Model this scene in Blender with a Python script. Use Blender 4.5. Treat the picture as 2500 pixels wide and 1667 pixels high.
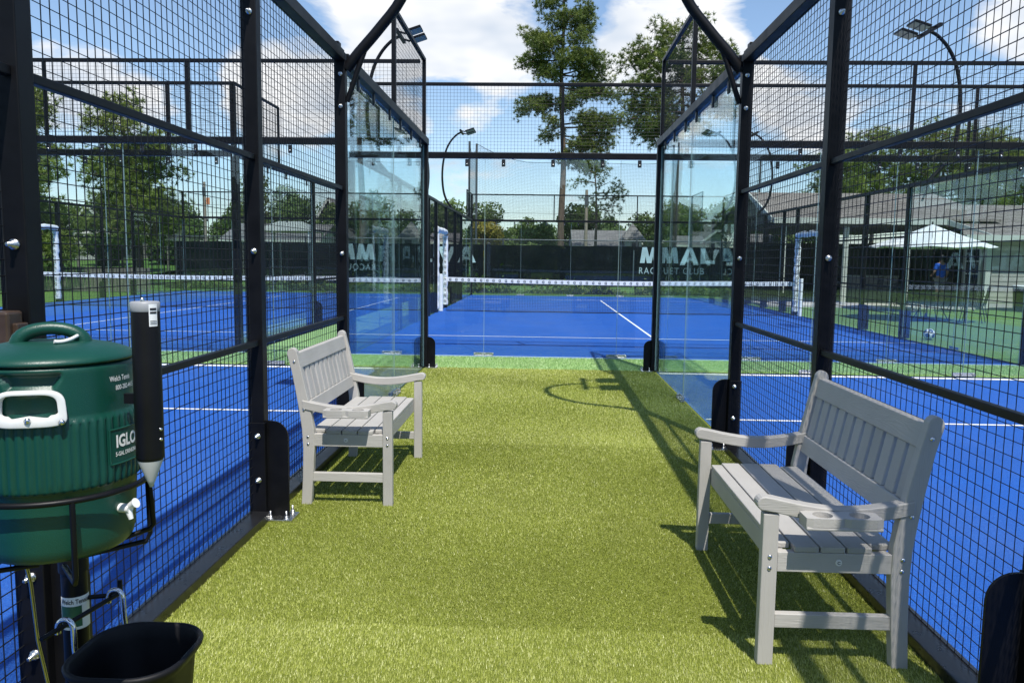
import bpy, math, random
import numpy as np
from mathutils import Vector, Matrix

for o in list(bpy.data.objects):
    bpy.data.objects.remove(o)
S = bpy.context.scene
COL = S.collection
R = math.radians

# ------------------------------------------------------------------ camera
YAW, PITCH, ROLL = 0.0371, 0.1045, 0.0126
cam_d = bpy.data.cameras.new('camera')
cam_d.sensor_width = 36.0
cam_d.lens = 1923.9 / 2500 * 36.0
cam_d.clip_start = 0.05
cam_d.clip_end = 2000
cam = bpy.data.objects.new('camera', cam_d)
COL.objects.link(cam)
fwd = Vector((-math.sin(YAW) * math.cos(PITCH), math.cos(YAW) * math.cos(PITCH), -math.sin(PITCH)))
rt = Vector((math.cos(YAW), math.sin(YAW), 0))
up = rt.cross(fwd)
rr = rt * math.cos(ROLL) + up * math.sin(ROLL)
uu = -rt * math.sin(ROLL) + up * math.cos(ROLL)
cam.matrix_world = Matrix(((rr.x, uu.x, -fwd.x, 0.0273), (rr.y, uu.y, -fwd.y, 0.0),
                           (rr.z, uu.z, -fwd.z, 1.4762), (0, 0, 0, 1)))
S.camera = cam

# ------------------------------------------------------------------ sky, sun, exposure
SUN_DIR = Vector((0.176, -0.545, 1.0)).normalized()
SUN_EL = math.asin(SUN_DIR.z)
SUN_ROT = math.atan2(SUN_DIR.x, SUN_DIR.y)
world = bpy.data.worlds.new('World')
S.world = world
world.use_nodes = True
world.cycles.sampling_method = 'MANUAL'
world.cycles.sample_map_resolution = 256
nt = world.node_tree
nt.nodes.clear()


def nd(t, kind, **kw):
    n = t.nodes.new(kind)
    for k, v in kw.items():
        if k in n.inputs:
            n.inputs[k].default_value = v
        else:
            setattr(n, k, v)
    return n


def mth(t, op, a, b=None, clamp=False):
    n = t.nodes.new('ShaderNodeMath')
    n.operation = op
    n.use_clamp = clamp
    for i, q in enumerate((a, b)):
        if q is None:
            continue
        if isinstance(q, (int, float)):
            n.inputs[i].default_value = q
        else:
            t.links.new(q, n.inputs[i])
    return n.outputs[0]


def vmth(t, op, a, b=None):
    n = t.nodes.new('ShaderNodeVectorMath')
    n.operation = op
    for i, q in enumerate((a, b)):
        if q is None:
            continue
        if isinstance(q, (tuple, list, Vector)):
            n.inputs[i].default_value = q
        else:
            t.links.new(q, n.inputs[i])
    return n


out = nt.nodes.new('ShaderNodeOutputWorld')
sky = nd(nt, 'ShaderNodeTexSky', sky_type='NISHITA', sun_disc=False, sun_elevation=SUN_EL, sun_rotation=SUN_ROT,
         air_density=1.0, dust_density=0.35, ozone_density=2.5, altitude=20)
bg1 = nd(nt, 'ShaderNodeBackground', Strength=0.15)
nt.links.new(sky.outputs[0], bg1.inputs[0])
tc = nt.nodes.new('ShaderNodeTexCoord')
sep = nt.nodes.new('ShaderNodeSeparateXYZ')
dirn = vmth(nt, 'NORMALIZE', tc.outputs['Generated']).outputs[0]
nt.links.new(dirn, sep.inputs[0])
# flat cloud layer: project the view direction on a plane overhead
zz = mth(nt, 'ADD', mth(nt, 'MAXIMUM', sep.outputs['Z'], 0.0), 0.22)
comb = nt.nodes.new('ShaderNodeCombineXYZ')
nt.links.new(mth(nt, 'DIVIDE', sep.outputs['X'], zz), comb.inputs[0])
nt.links.new(mth(nt, 'DIVIDE', sep.outputs['Y'], zz), comb.inputs[1])
nt.links.new(mth(nt, 'MULTIPLY', sep.outputs['Z'], 1.5), comb.inputs[2])
no1 = nd(nt, 'ShaderNodeTexNoise', Scale=2.6, Detail=6.0, Roughness=0.58, Distortion=0.35)
mp = nt.nodes.new('ShaderNodeMapping')
mp.inputs['Location'].default_value = (3.7, 1.3, 0.4)
nt.links.new(comb.outputs[0], mp.inputs[0])
nt.links.new(mp.outputs[0], no1.inputs['Vector'])
field = mth(nt, 'MULTIPLY', no1.outputs[0], 0.8)
# cumulus banks seen in the photograph: (direction, angular size, weight)
CLOUDS = [((-0.206, 0.941, 0.285), 0.13, 0.26), ((-0.13, 0.95, 0.275), 0.12, 0.26), ((-0.089, 0.96, 0.262), 0.1, 0.24), ((-0.04, 0.972, 0.232), 0.07, 0.22), ((0.0, 0.96, 0.28), 0.05, 0.1), ((0.1, 0.957, 0.272), 0.08, 0.24), ((0.16, 0.953, 0.268), 0.08, 0.28), ((0.2, 0.945, 0.25), 0.06, 0.26), ((0.085, 0.965, 0.24), 0.06, 0.2), ((0.12, 0.96, 0.21), 0.05, 0.15), ((-0.52, 0.83, 0.185), 0.075, 0.42), ((-0.46, 0.87, 0.178), 0.07, 0.38), ((-0.43, 0.88, 0.16), 0.05, 0.15), ((-0.31, 0.93, 0.19), 0.08, 0.38), ((-0.34, 0.92, 0.205), 0.06, 0.28), ((-0.28, 0.94, 0.17), 0.05, 0.2), ((-0.1, 0.98, 0.172), 0.03, 0.2), ((-0.165, 0.972, 0.16), 0.032, 0.17), ((-0.01, 0.985, 0.14), 0.03, 0.12), ((0.29, 0.944, 0.165), 0.07, 0.32), ((0.25, 0.945, 0.2), 0.05, 0.22), ((0.235, 0.945, 0.225), 0.04, 0.24), ((0.33, 0.93, 0.15), 0.06, 0.15), ((0.48, 0.845, 0.25), 0.08, 0.26), ((-0.4, 0.86, 0.29), 0.2, -0.25), ((0.36, 0.9, 0.25), 0.1, -0.12), ((0.05, 0.955, 0.295), 0.03, -0.12), ((-0.12, 0.975, 0.2), 0.06, -0.2), ((0.02, 0.98, 0.17), 0.06, -0.12)]
for d, rad, wgt in CLOUDS:
    dv = Vector(d).normalized()
    dist = vmth(nt, 'DISTANCE', dirn, dv).outputs['Value']
    blob = mth(nt, 'MULTIPLY_ADD', dist, -wgt / rad)
    blob.node.inputs[2].default_value = wgt
    blob = mth(nt, 'MAXIMUM' if wgt > 0 else 'MINIMUM', blob, 0.0)
    field = mth(nt, 'ADD', field, blob)
rmp = nt.nodes.new('ShaderNodeValToRGB')
rmp.color_ramp.elements[0].position = 0.475
rmp.color_ramp.elements[1].position = 0.585
nt.links.new(field, rmp.inputs[0])
mask = mth(nt, 'MULTIPLY', rmp.outputs[0], 0.93)
# inside of the clouds: white tops, grey-blue hollows
no2 = nd(nt, 'ShaderNodeTexNoise', Scale=3.2, Detail=3.0, Roughness=0.55)
nt.links.new(mp.outputs[0], no2.inputs['Vector'])
cr = nt.nodes.new('ShaderNodeValToRGB')
cr.color_ramp.elements[0].position = 0.32
cr.color_ramp.elements[0].color = (0.66, 0.73, 0.83, 1)
cr.color_ramp.elements[1].position = 0.56
cr.color_ramp.elements[1].color = (1.0, 1.0, 1.0, 1)
nt.links.new(no2.outputs[0], cr.inputs[0])
bg2 = nd(nt, 'ShaderNodeBackground', Strength=0.95)
nt.links.new(cr.outputs[0], bg2.inputs[0])
mixw = nt.nodes.new('ShaderNodeMixShader')
nt.links.new(mask, mixw.inputs[0])
nt.links.new(bg1.outputs[0], mixw.inputs[1])
nt.links.new(bg2.outputs[0], mixw.inputs[2])
nt.links.new(mixw.outputs[0], out.inputs[0])

sun_d = bpy.data.lights.new('sun', 'SUN')
sun_d.energy = 5.0
sun_d.angle = R(0.53)
sun_d.color = (1.0, 0.955, 0.89)
sun = bpy.data.objects.new('sun', sun_d)
sun.rotation_euler = SUN_DIR.to_track_quat('Z', 'Y').to_euler()
sun.location = (20, -60, 110)
COL.objects.link(sun)

S.view_settings.view_transform = 'Standard'
S.view_settings.look = 'None'
S.view_settings.exposure = 0.20
S.view_settings.gamma = 1.0
S.view_settings.use_curve_mapping = False
S.cycles.use_denoising = True
S.cycles.max_bounces = 8
S.cycles.diffuse_bounces = 3
S.cycles.glossy_bounces = 4
S.cycles.transparent_max_bounces = 40
S.cycles.caustics_reflective = False
S.cycles.caustics_refractive = False
S.cycles.sample_clamp_indirect = 6.0

# ------------------------------------------------------------------ materials


def newmat(name):
    m = bpy.data.materials.new(name)
    m.use_nodes = True
    t = m.node_tree
    return m, t, t.nodes['Principled BSDF'], t.nodes['Material Output']


def plain(name, col, rough=0.5, metal=0.0, var=0.0, vscale=8.0, bump=0.0, bscale=200.0, bdist=0.002, spec=0.5, coat=0.0, stretch=None):
    m, t, b, o = newmat(name)
    b.inputs['Base Color'].default_value = (*col, 1)
    b.inputs['Roughness'].default_value = rough
    b.inputs['Metallic'].default_value = metal
    b.inputs['Specular IOR Level'].default_value = spec
    b.inputs['Coat Weight'].default_value = coat
    b.inputs['Coat Roughness'].default_value = 0.15
    c = t.nodes.new('ShaderNodeTexCoord')
    vec = c.outputs['Object']
    if stretch:
        mpn = t.nodes.new('ShaderNodeMapping')
        mpn.inputs['Scale'].default_value = stretch
        t.links.new(vec, mpn.inputs[0])
        vec = mpn.outputs[0]
    if var:
        n = nd(t, 'ShaderNodeTexNoise', Scale=vscale, Detail=5.0, Roughness=0.6)
        t.links.new(vec, n.inputs['Vector'])
        r = t.nodes.new('ShaderNodeValToRGB')
        r.color_ramp.elements[0].position = 0.3
        r.color_ramp.elements[1].position = 0.7
        r.color_ramp.elements[0].color = (*[max(0, q * (1 - var)) for q in col], 1)
        r.color_ramp.elements[1].color = (*[min(1, q * (1 + var)) for q in col], 1)
        t.links.new(n.outputs[0], r.inputs[0])
        t.links.new(r.outputs[0], b.inputs['Base Color'])
        rv = mth(t, 'MULTIPLY_ADD', n.outputs[0], 0.25)
        rv.node.inputs[2].default_value = max(0.02, rough - 0.12)
        t.links.new(rv, b.inputs['Roughness'])
    if bump:
        n = nd(t, 'ShaderNodeTexNoise', Scale=bscale, Detail=3.0)
        t.links.new(vec, n.inputs['Vector'])
        bp = nd(t, 'ShaderNodeBump', Strength=bump, Distance=bdist)
        t.links.new(n.outputs[0], bp.inputs['Height'])
        t.links.new(bp.outputs[0], b.inputs['Normal'])
    return m


def glass_mat(name, tint, ior=1.5):
    m, t, b, o = newmat(name)
    t.nodes.remove(b)
    tr = nd(t, 'ShaderNodeBsdfTransparent')
    tr.inputs[0].default_value = (*tint, 1)
    gl = nd(t, 'ShaderNodeBsdfGlossy')
    gl.inputs['Roughness'].default_value = 0.0
    gl.inputs[0].default_value = (0.95, 1.0, 0.99, 1)
    # Schlick reflectance from the viewing angle, the same on both faces of the pane
    lw = nd(t, 'ShaderNodeLayerWeight', Blend=0.5)
    f5 = mth(t, 'POWER', lw.outputs['Facing'], 5.0)
    refl = mth(t, 'MULTIPLY_ADD', f5, 0.93)
    refl.node.inputs[2].default_value = 0.035
    # the panes carry a little dust and dried water, which dulls them unevenly
    c = t.nodes.new('ShaderNodeTexCoord')
    n = nd(t, 'ShaderNodeTexNoise', Scale=1.3, Detail=6.0, Roughness=0.65)
    t.links.new(c.outputs['Object'], n.inputs['Vector'])
    df = nd(t, 'ShaderNodeBsdfDiffuse')
    df.inputs[0].default_value = (0.55, 0.6, 0.58, 1)
    mx = t.nodes.new('ShaderNodeMixShader')
    t.links.new(refl, mx.inputs[0])
    t.links.new(tr.outputs[0], mx.inputs[1])
    t.links.new(gl.outputs[0], mx.inputs[2])
    m2 = t.nodes.new('ShaderNodeMixShader')
    t.links.new(mth(t, 'MULTIPLY', mth(t, 'SUBTRACT', n.outputs[0], 0.45, clamp=True), 0.02), m2.inputs[0])
    t.links.new(mx.outputs[0], m2.inputs[1])
    t.links.new(df.outputs[0], m2.inputs[2])
    t.links.new(m2.outputs[0], o.inputs[0])
    return m


def turf_mat(name, cols, fine=160.0, mottle=1.2, bump=0.6, sparkle=0.0, mott_amt=0.25, rough=0.8):
    """short synthetic pile: fine two-tone fibres, large soft mottling, optional sand grains"""
    m, t, b, o = newmat(name)
    b.inputs['Roughness'].default_value = rough
    b.inputs['Specular IOR Level'].default_value = 0.25
    c = t.nodes.new('ShaderNodeTexCoord')
    n = nd(t, 'ShaderNodeTexNoise', Scale=fine, Detail=2.0, Roughness=0.7)
    t.links.new(c.outputs['Object'], n.inputs['Vector'])
    r = t.nodes.new('ShaderNodeValToRGB')
    e = r.color_ramp.elements
    e[0].position, e[1].position = 0.32, 0.68
    e[0].color, e[1].color = (*cols[0], 1), (*cols[1], 1)
    t.links.new(n.outputs[0], r.inputs[0])
    n2 = nd(t, 'ShaderNodeTexNoise', Scale=mottle, Detail=5.0, Roughness=0.65)
    t.links.new(c.outputs['Object'], n2.inputs['Vector'])
    k = mth(t, 'MULTIPLY_ADD', n2.outputs[0], mott_amt * 2)
    k.node.inputs[2].default_value = 1 - mott_amt
    sc = t.nodes.new('ShaderNodeVectorMath')
    sc.operation = 'SCALE'
    t.links.new(r.outputs[0], sc.inputs[0])
    t.links.new(k, sc.inputs['Scale'])
    colour = sc.outputs[0]
    if sparkle:
        n3 = nd(t, 'ShaderNodeTexNoise', Scale=fine * 1.7, Detail=1.0)
        t.links.new(c.outputs['Object'], n3.inputs['Vector'])
        r3 = t.nodes.new('ShaderNodeValToRGB')
        r3.color_ramp.elements[0].position, r3.color_ramp.elements[1].position = 0.66, 0.74
        t.links.new(n3.outputs[0], r3.inputs[0])
        mx = nd(t, 'ShaderNodeMixRGB')
        t.links.new(mth(t, 'MULTIPLY', r3.outputs[0], sparkle), mx.inputs[0])
        t.links.new(colour, mx.inputs[1])
        mx.inputs[2].default_value = (0.55, 0.55, 0.5, 1)
        colour = mx.outputs[0]
    if sparkle:
        # silica sand swept into soft drifts
        mp3 = t.nodes.new('ShaderNodeMapping')
        mp3.inputs['Scale'].default_value = (0.9, 0.35, 1.0)
        t.links.new(c.outputs['Object'], mp3.inputs[0])
        n4 = nd(t, 'ShaderNodeTexNoise', Scale=1.0, Detail=7.0, Roughness=0.7)
        t.links.new(mp3.outputs[0], n4.inputs['Vector'])
        mx4 = nd(t, 'ShaderNodeMixRGB')
        t.links.new(mth(t, 'MULTIPLY', mth(t, 'SUBTRACT', n4.outputs[0], 0.45, clamp=True), 0.35), mx4.inputs[0])
        t.links.new(colour, mx4.inputs[1])
        mx4.inputs[2].default_value = (0.16, 0.22, 0.38, 1)
        colour = mx4.outputs[0]
    t.links.new(colour, b.inputs['Base Color'])
    bp = nd(t, 'ShaderNodeBump', Strength=bump, Distance=0.006)
    t.links.new(n.outputs[0], bp.inputs['Height'])
    t.links.new(bp.outputs[0], b.inputs['Normal'])
    return m


def blade_mat(name, c0, c1, c2, transl=0.3, rough=0.55, shade_scale=1.1, shade_amt=0.25, spec=0.35):
    """leaves, needles and turf blades: the colour is picked per leaf from the 'pick' attribute"""
    m, t, b, o = newmat(name)
    a = t.nodes.new('ShaderNodeAttribute')
    a.attribute_name = 'pick'
    r = t.nodes.new('ShaderNodeValToRGB')
    r.color_ramp.elements[0].color = (*c0, 1)
    r.color_ramp.elements[1].color = (*c2, 1)
    e = r.color_ramp.elements.new(0.5)
    e.color = (*c1, 1)
    t.links.new(a.outputs['Fac'], r.inputs[0])
    c = t.nodes.new('ShaderNodeTexCoord')
    n2 = nd(t, 'ShaderNodeTexNoise', Scale=shade_scale, Detail=4.0, Roughness=0.6)
    t.links.new(c.outputs['Object'], n2.inputs['Vector'])
    k = mth(t, 'MULTIPLY_ADD', n2.outputs[0], shade_amt * 2)
    k.node.inputs[2].default_value = 1 - shade_amt
    sc = t.nodes.new('ShaderNodeVectorMath')
    sc.operation = 'SCALE'
    t.links.new(r.outputs[0], sc.inputs[0])
    t.links.new(k, sc.inputs['Scale'])
    t.links.new(sc.outputs[0], b.inputs['Base Color'])
    b.inputs['Roughness'].default_value = rough
    b.inputs['Specular IOR Level'].default_value = spec
    tl = t.nodes.new('ShaderNodeBsdfTranslucent')
    t.links.new(sc.outputs[0], tl.inputs[0])
    mx = nd(t, 'ShaderNodeMixShader')
    mx.inputs[0].default_value = transl
    t.links.new(b.outputs[0], mx.inputs[1])
    t.links.new(tl.outputs[0], mx.inputs[2])
    t.links.new(mx.outputs[0], o.inputs[0])
    return m


def grain_mat(name, col, axis):
    """grey recycled-plastic lumber with an embossed wood grain along the given axis"""
    m, t, b, o = newmat(name)
    c = t.nodes.new('ShaderNodeTexCoord')
    mpn = t.nodes.new('ShaderNodeMapping')
    s = [26.0, 26.0, 26.0]
    s[axis] = 2.2
    mpn.inputs['Scale'].default_value = s
    t.links.new(c.outputs['Object'], mpn.inputs[0])
    n = nd(t, 'ShaderNodeTexNoise', Scale=1.0, Detail=3.0, Distortion=0.8)
    t.links.new(mpn.outputs[0], n.inputs['Vector'])
    w = mth(t, 'SINE', mth(t, 'MULTIPLY', n.outputs[0], 60.0))
    bp = nd(t, 'ShaderNodeBump', Strength=0.22, Distance=0.0010)
    t.links.new(w, bp.inputs['Height'])
    t.links.new(bp.outputs[0], b.inputs['Normal'])
    n2 = nd(t, 'ShaderNodeTexNoise', Scale=5.0, Detail=5.0)
    t.links.new(c.outputs['Object'], n2.inputs['Vector'])
    k = mth(t, 'MULTIPLY_ADD', n2.outputs[0], 0.30)
    k.node.inputs[2].default_value = 0.85
    oi = t.nodes.new('ShaderNodeObjectInfo')
    kr = mth(t, 'MULTIPLY_ADD', oi.outputs['Random'], 0.12)
    kr.node.inputs[2].default_value = 0.94
    k = mth(t, 'MULTIPLY', k, kr)
    sc = t.nodes.new('ShaderNodeVectorMath')
    sc.operation = 'SCALE'
    sc.inputs[0].default_value = col
    t.links.new(k, sc.inputs['Scale'])
    t.links.new(sc.outputs[0], b.inputs['Base Color'])
    b.inputs['Roughness'].default_value = 0.55
    return m


def shingle_mat(name, c0, c1, row=0.14):
    m, t, b, o = newmat(name)
    c = t.nodes.new('ShaderNodeTexCoord')
    br = nd(t, 'ShaderNodeTexBrick', Scale=1.0)
    br.inputs['Color1'].default_value = (*c0, 1)
    br.inputs['Color2'].default_value = (*c1, 1)
    br.inputs['Mortar'].default_value = (c0[0] * .55, c0[1] * .55, c0[2] * .55, 1)
    br.inputs['Mortar Size'].default_value = 0.012
    br.inputs['Brick Width'].default_value = row * 2.4
    br.inputs['Row Height'].default_value = row
    t.links.new(c.outputs['Object'], br.inputs['Vector'])
    n = nd(t, 'ShaderNodeTexNoise', Scale=3.0, Detail=6.0, Roughness=0.7)
    mpn = t.nodes.new('ShaderNodeMapping')
    mpn.inputs['Scale'].default_value = (1.0, 5.0, 5.0)
    t.links.new(c.outputs['Object'], mpn.inputs[0])
    t.links.new(mpn.outputs[0], n.inputs['Vector'])
    k = mth(t, 'MULTIPLY_ADD', n.outputs[0], 0.9)
    k.node.inputs[2].default_value = 0.55
    sc = t.nodes.new('ShaderNodeVectorMath')
    sc.operation = 'SCALE'
    t.links.new(br.outputs[0], sc.inputs[0])
    t.links.new(k, sc.inputs['Scale'])
    t.links.new(sc.outputs[0], b.inputs['Base Color'])
    bp = nd(t, 'ShaderNodeBump', Strength=0.8, Distance=0.012)
    t.links.new(mth(t, 'ADD', br.outputs['Fac'], n.outputs[0]), bp.inputs['Height'])
    t.links.new(bp.outputs[0], b.inputs['Normal'])
    b.inputs['Roughness'].default_value = 0.9
    return m


M = {}
M['steel'] = plain('black_powder_coat', (0.0045, 0.0047, 0.0058), 0.42, var=0.35, vscale=6, spec=0.22, bump=0.12, bscale=900, bdist=0.0004)
M['kerb'] = plain('black_kerb_steel', (0.012, 0.012, 0.013), 0.30, var=0.3, vscale=14, spec=0.6, bump=0.1, bscale=300, bdist=0.0005)
M['wire'] = plain('black_wire_coat', (0.007, 0.008, 0.010), 0.5, spec=0.3)
M['bolt'] = plain('zinc_bolt', (0.62, 0.62, 0.60), 0.28, 1.0, var=0.2, vscale=60)
M['clip'] = plain('black_clip_plastic', (0.014, 0.014, 0.015), 0.45)
M['glass'] = glass_mat('tempered_glass', (0.940, 0.970, 0.984))
M['glass_side'] = glass_mat('tempered_side_glass', (0.875, 0.948, 0.958))
M['glass_edge'] = plain('polished_glass_edge', (0.30, 0.42, 0.40), 0.25)
M['blue'] = turf_mat('blue_court_turf', ((0.006, 0.050, 0.27), (0.015, 0.118, 0.45)), 170, 0.9, 0.5, sparkle=0.28, mott_amt=0.22)
M['line'] = plain('white_turf_line', (0.72, 0.74, 0.76), 0.8, var=0.10, vscale=40, bump=0.5, bscale=220, bdist=0.004)
M['turf'] = turf_mat('olive_turf_backing', ((0.095, 0.12, 0.012), (0.20, 0.23, 0.036)), 140, 1.6, 0.9, mott_amt=0.3)
M['blade'] = blade_mat('olive_turf_blade', (0.160, 0.210, 0.022), (0.360, 0.405, 0.064), (0.60, 0.61, 0.26), 0.20, 0.42, 0.9, 0.34, spec=0.5)
M['strip'] = turf_mat('light_green_turf', ((0.16, 0.29, 0.08), (0.32, 0.50, 0.19)), 120, 1.5, 0.9, mott_amt=0.2)
M['blade2'] = blade_mat('light_green_blade', (0.19, 0.33, 0.10), (0.35, 0.53, 0.19), (0.56, 0.70, 0.40), 0.2, 0.45, 1.3, 0.15, spec=0.5)
M['lawn'] = turf_mat('mown_lawn', ((0.055, 0.125, 0.018), (0.13, 0.24, 0.045)), 30, 0.22, 0.9, mott_amt=0.3)
M['side_turf'] = turf_mat('green_side_turf', ((0.075, 0.15, 0.022), (0.155, 0.26, 0.05)), 60, 0.35, 0.7, mott_amt=0.2)
M['edge'] = plain('blue_grey_concrete_edge', (0.22, 0.33, 0.42), 0.8, var=0.15, vscale=5)
M['concrete'] = plain('patio_concrete', (0.50, 0.47, 0.41), 0.85, var=0.15, vscale=2.5, bump=0.3, bscale=60)
GREY = (0.412, 0.398, 0.368)
M['lumx'] = grain_mat('grey_poly_lumber_x', GREY, 0)
M['lumy'] = grain_mat('grey_poly_lumber_y', GREY, 1)
M['lumz'] = grain_mat('grey_poly_lumber_z', GREY, 2)
M['lumflat'] = grain_mat('grey_poly_lumber_seat', GREY, 1)
M['badge'] = plain('badge_white', (0.75, 0.75, 0.72), 0.4)
M['chrome'] = plain('stainless', (0.70, 0.70, 0.70), 0.16, 1.0)
M['green_pl'] = plain('dark_green_moulded_plastic', (0.004, 0.054, 0.036), 0.36, var=0.12, vscale=5, bump=0.45, bscale=380, bdist=0.0010, spec=0.5)
M['white_pl'] = plain('white_plastic', (0.78, 0.78, 0.76), 0.32, var=0.03, vscale=12)
M['black_pl'] = plain('black_plastic', (0.006, 0.006, 0.007), 0.5, spec=0.25, var=0.3, vscale=9, bump=0.12, bscale=600, bdist=0.0004)
M['grey_cap'] = plain('grey_plastic_cap', (0.30, 0.31, 0.32), 0.4)
M['paper'] = plain('paper_cup', (0.48, 0.48, 0.45), 0.8)
M['print'] = plain('white_print', (0.82, 0.83, 0.82), 0.5)
M['ink'] = plain('black_print', (0.02, 0.02, 0.022), 0.5)
M['brass_wire'] = plain('steel_cable', (0.52, 0.50, 0.42), 0.3, 1.0)
M['brown'] = plain('brown_outlet_cover', (0.055, 0.035, 0.024), 0.4, var=0.2, vscale=20)
M['pad'] = plain('white_vinyl_padding', (0.78, 0.79, 0.80), 0.38, var=0.05, vscale=6, bump=0.6, bscale=14, bdist=0.008)
M['net'] = plain('black_net_cord', (0.010, 0.010, 0.012), 0.8)
M['screen'] = plain('dark_green_windscreen', (0.0065, 0.010, 0.0115), 0.9, var=0.25, vscale=0.5, spec=0.1, bump=0.3, bscale=6, bdist=0.01)
M['letter'] = plain('pale_screen_print', (0.42, 0.57, 0.58), 0.7, var=0.12, vscale=2)
M['galv'] = plain('galvanised_pipe', (0.10, 0.11, 0.115), 0.45, 0.6)
M['bark'] = plain('pine_bark', (0.115, 0.082, 0.060), 0.9, var=0.45, vscale=3.0, bump=0.9, bscale=5, bdist=0.05, stretch=(3, 3, 0.7))
M['needle'] = blade_mat('pine_needles', (0.036, 0.068, 0.020), (0.125, 0.175, 0.038), (0.30, 0.325, 0.075), 0.25, 0.5, 0.35, 0.35)
M['needle2'] = blade_mat('light_pine_needles', (0.070, 0.115, 0.026), (0.19, 0.255, 0.050), (0.38, 0.42, 0.10), 0.3, 0.5, 0.35, 0.35)
M['leaf'] = blade_mat('broad_leaves', (0.042, 0.080, 0.022), (0.112, 0.176, 0.044), (0.21, 0.265, 0.078), 0.3, 0.5, 0.4, 0.3)
M['leafy'] = blade_mat('yellowing_leaves', (0.12, 0.12, 0.02), (0.30, 0.25, 0.03), (0.42, 0.30, 0.05), 0.3, 0.5, 0.5, 0.25)
M['leafl'] = blade_mat('light_leaves', (0.05, 0.09, 0.02), (0.12, 0.185, 0.04), (0.21, 0.26, 0.07), 0.3, 0.5, 0.5, 0.3)
M['roof'] = shingle_mat('brown_grey_shingles', (0.19, 0.158, 0.13), (0.30, 0.26, 0.22))
M['roof2'] = shingle_mat('grey_shingles', (0.16, 0.15, 0.14), (0.23, 0.215, 0.20), 0.2)
M['trim'] = plain('painted_cream_trim', (0.56, 0.57, 0.49), 0.6, var=0.06, vscale=4)
M['siding'] = plain('beige_lap_siding', (0.40, 0.375, 0.32), 0.7, var=0.08, vscale=3)
M['soffit'] = plain('dark_patio_ceiling', (0.055, 0.047, 0.040), 0.8, var=0.2, vscale=2)
M['darkwall'] = plain('dark_brown_wall', (0.050, 0.040, 0.034), 0.8, var=0.25, vscale=2)
M['housewall'] = plain('painted_house_wall', (0.45, 0.44, 0.40), 0.8, var=0.1, vscale=2)
M['brick_w'] = plain('tan_brick', (0.30, 0.22, 0.17), 0.9, var=0.2, vscale=12)
M['pane'] = plain('dark_window_pane', (0.03, 0.04, 0.05), 0.06, spec=0.8)
M['canvas'] = plain('white_umbrella_canvas', (0.80, 0.79, 0.74), 0.8, var=0.03, vscale=2)
M['canvas2'] = plain('grey_canopy_canvas', (0.40, 0.41, 0.36), 0.8, var=0.06, vscale=1)
M['tan'] = plain('tan_canopy_canvas', (0.46, 0.44, 0.36), 0.8, var=0.06, vscale=1)
M['wood'] = plain('weathered_fence_wood', (0.17, 0.15, 0.125), 0.9, var=0.3, vscale=1.5, stretch=(8, 8, 1))
M['pole_wood'] = plain('utility_pole_wood', (0.26, 0.22, 0.17), 0.9, var=0.3, vscale=2, stretch=(8, 8, 1))
M['iron'] = plain('black_iron', (0.012, 0.012, 0.013), 0.5)
M['sign_or'] = plain('orange_sign', (0.75, 0.25, 0.09), 0.6)
M['led'] = plain('flood_lamp_lens', (0.20, 0.22, 0.25), 0.2, spec=0.7)
M['skin'] = plain('skin', (0.36, 0.21, 0.14), 0.55)
M['shirt'] = plain('royal_blue_shirt', (0.012, 0.10, 0.50), 0.85, var=0.15, vscale=6)
M['shorts'] = plain('grey_shorts', (0.20, 0.20, 0.20), 0.85)
M['hair'] = plain('dark_hair', (0.015, 0.012, 0.010), 0.6)
M['ball_w'] = plain('ball_white', (0.75, 0.76, 0.76), 0.35)
M['ball_b'] = plain('ball_dark_blue', (0.02, 0.05, 0.09), 0.35)
M['sticker'] = plain('sticker_green', (0.03, 0.12, 0.06), 0.5, var=0.3, vscale=60)

# ------------------------------------------------------------------ mesh helpers
ORG = {}


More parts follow.
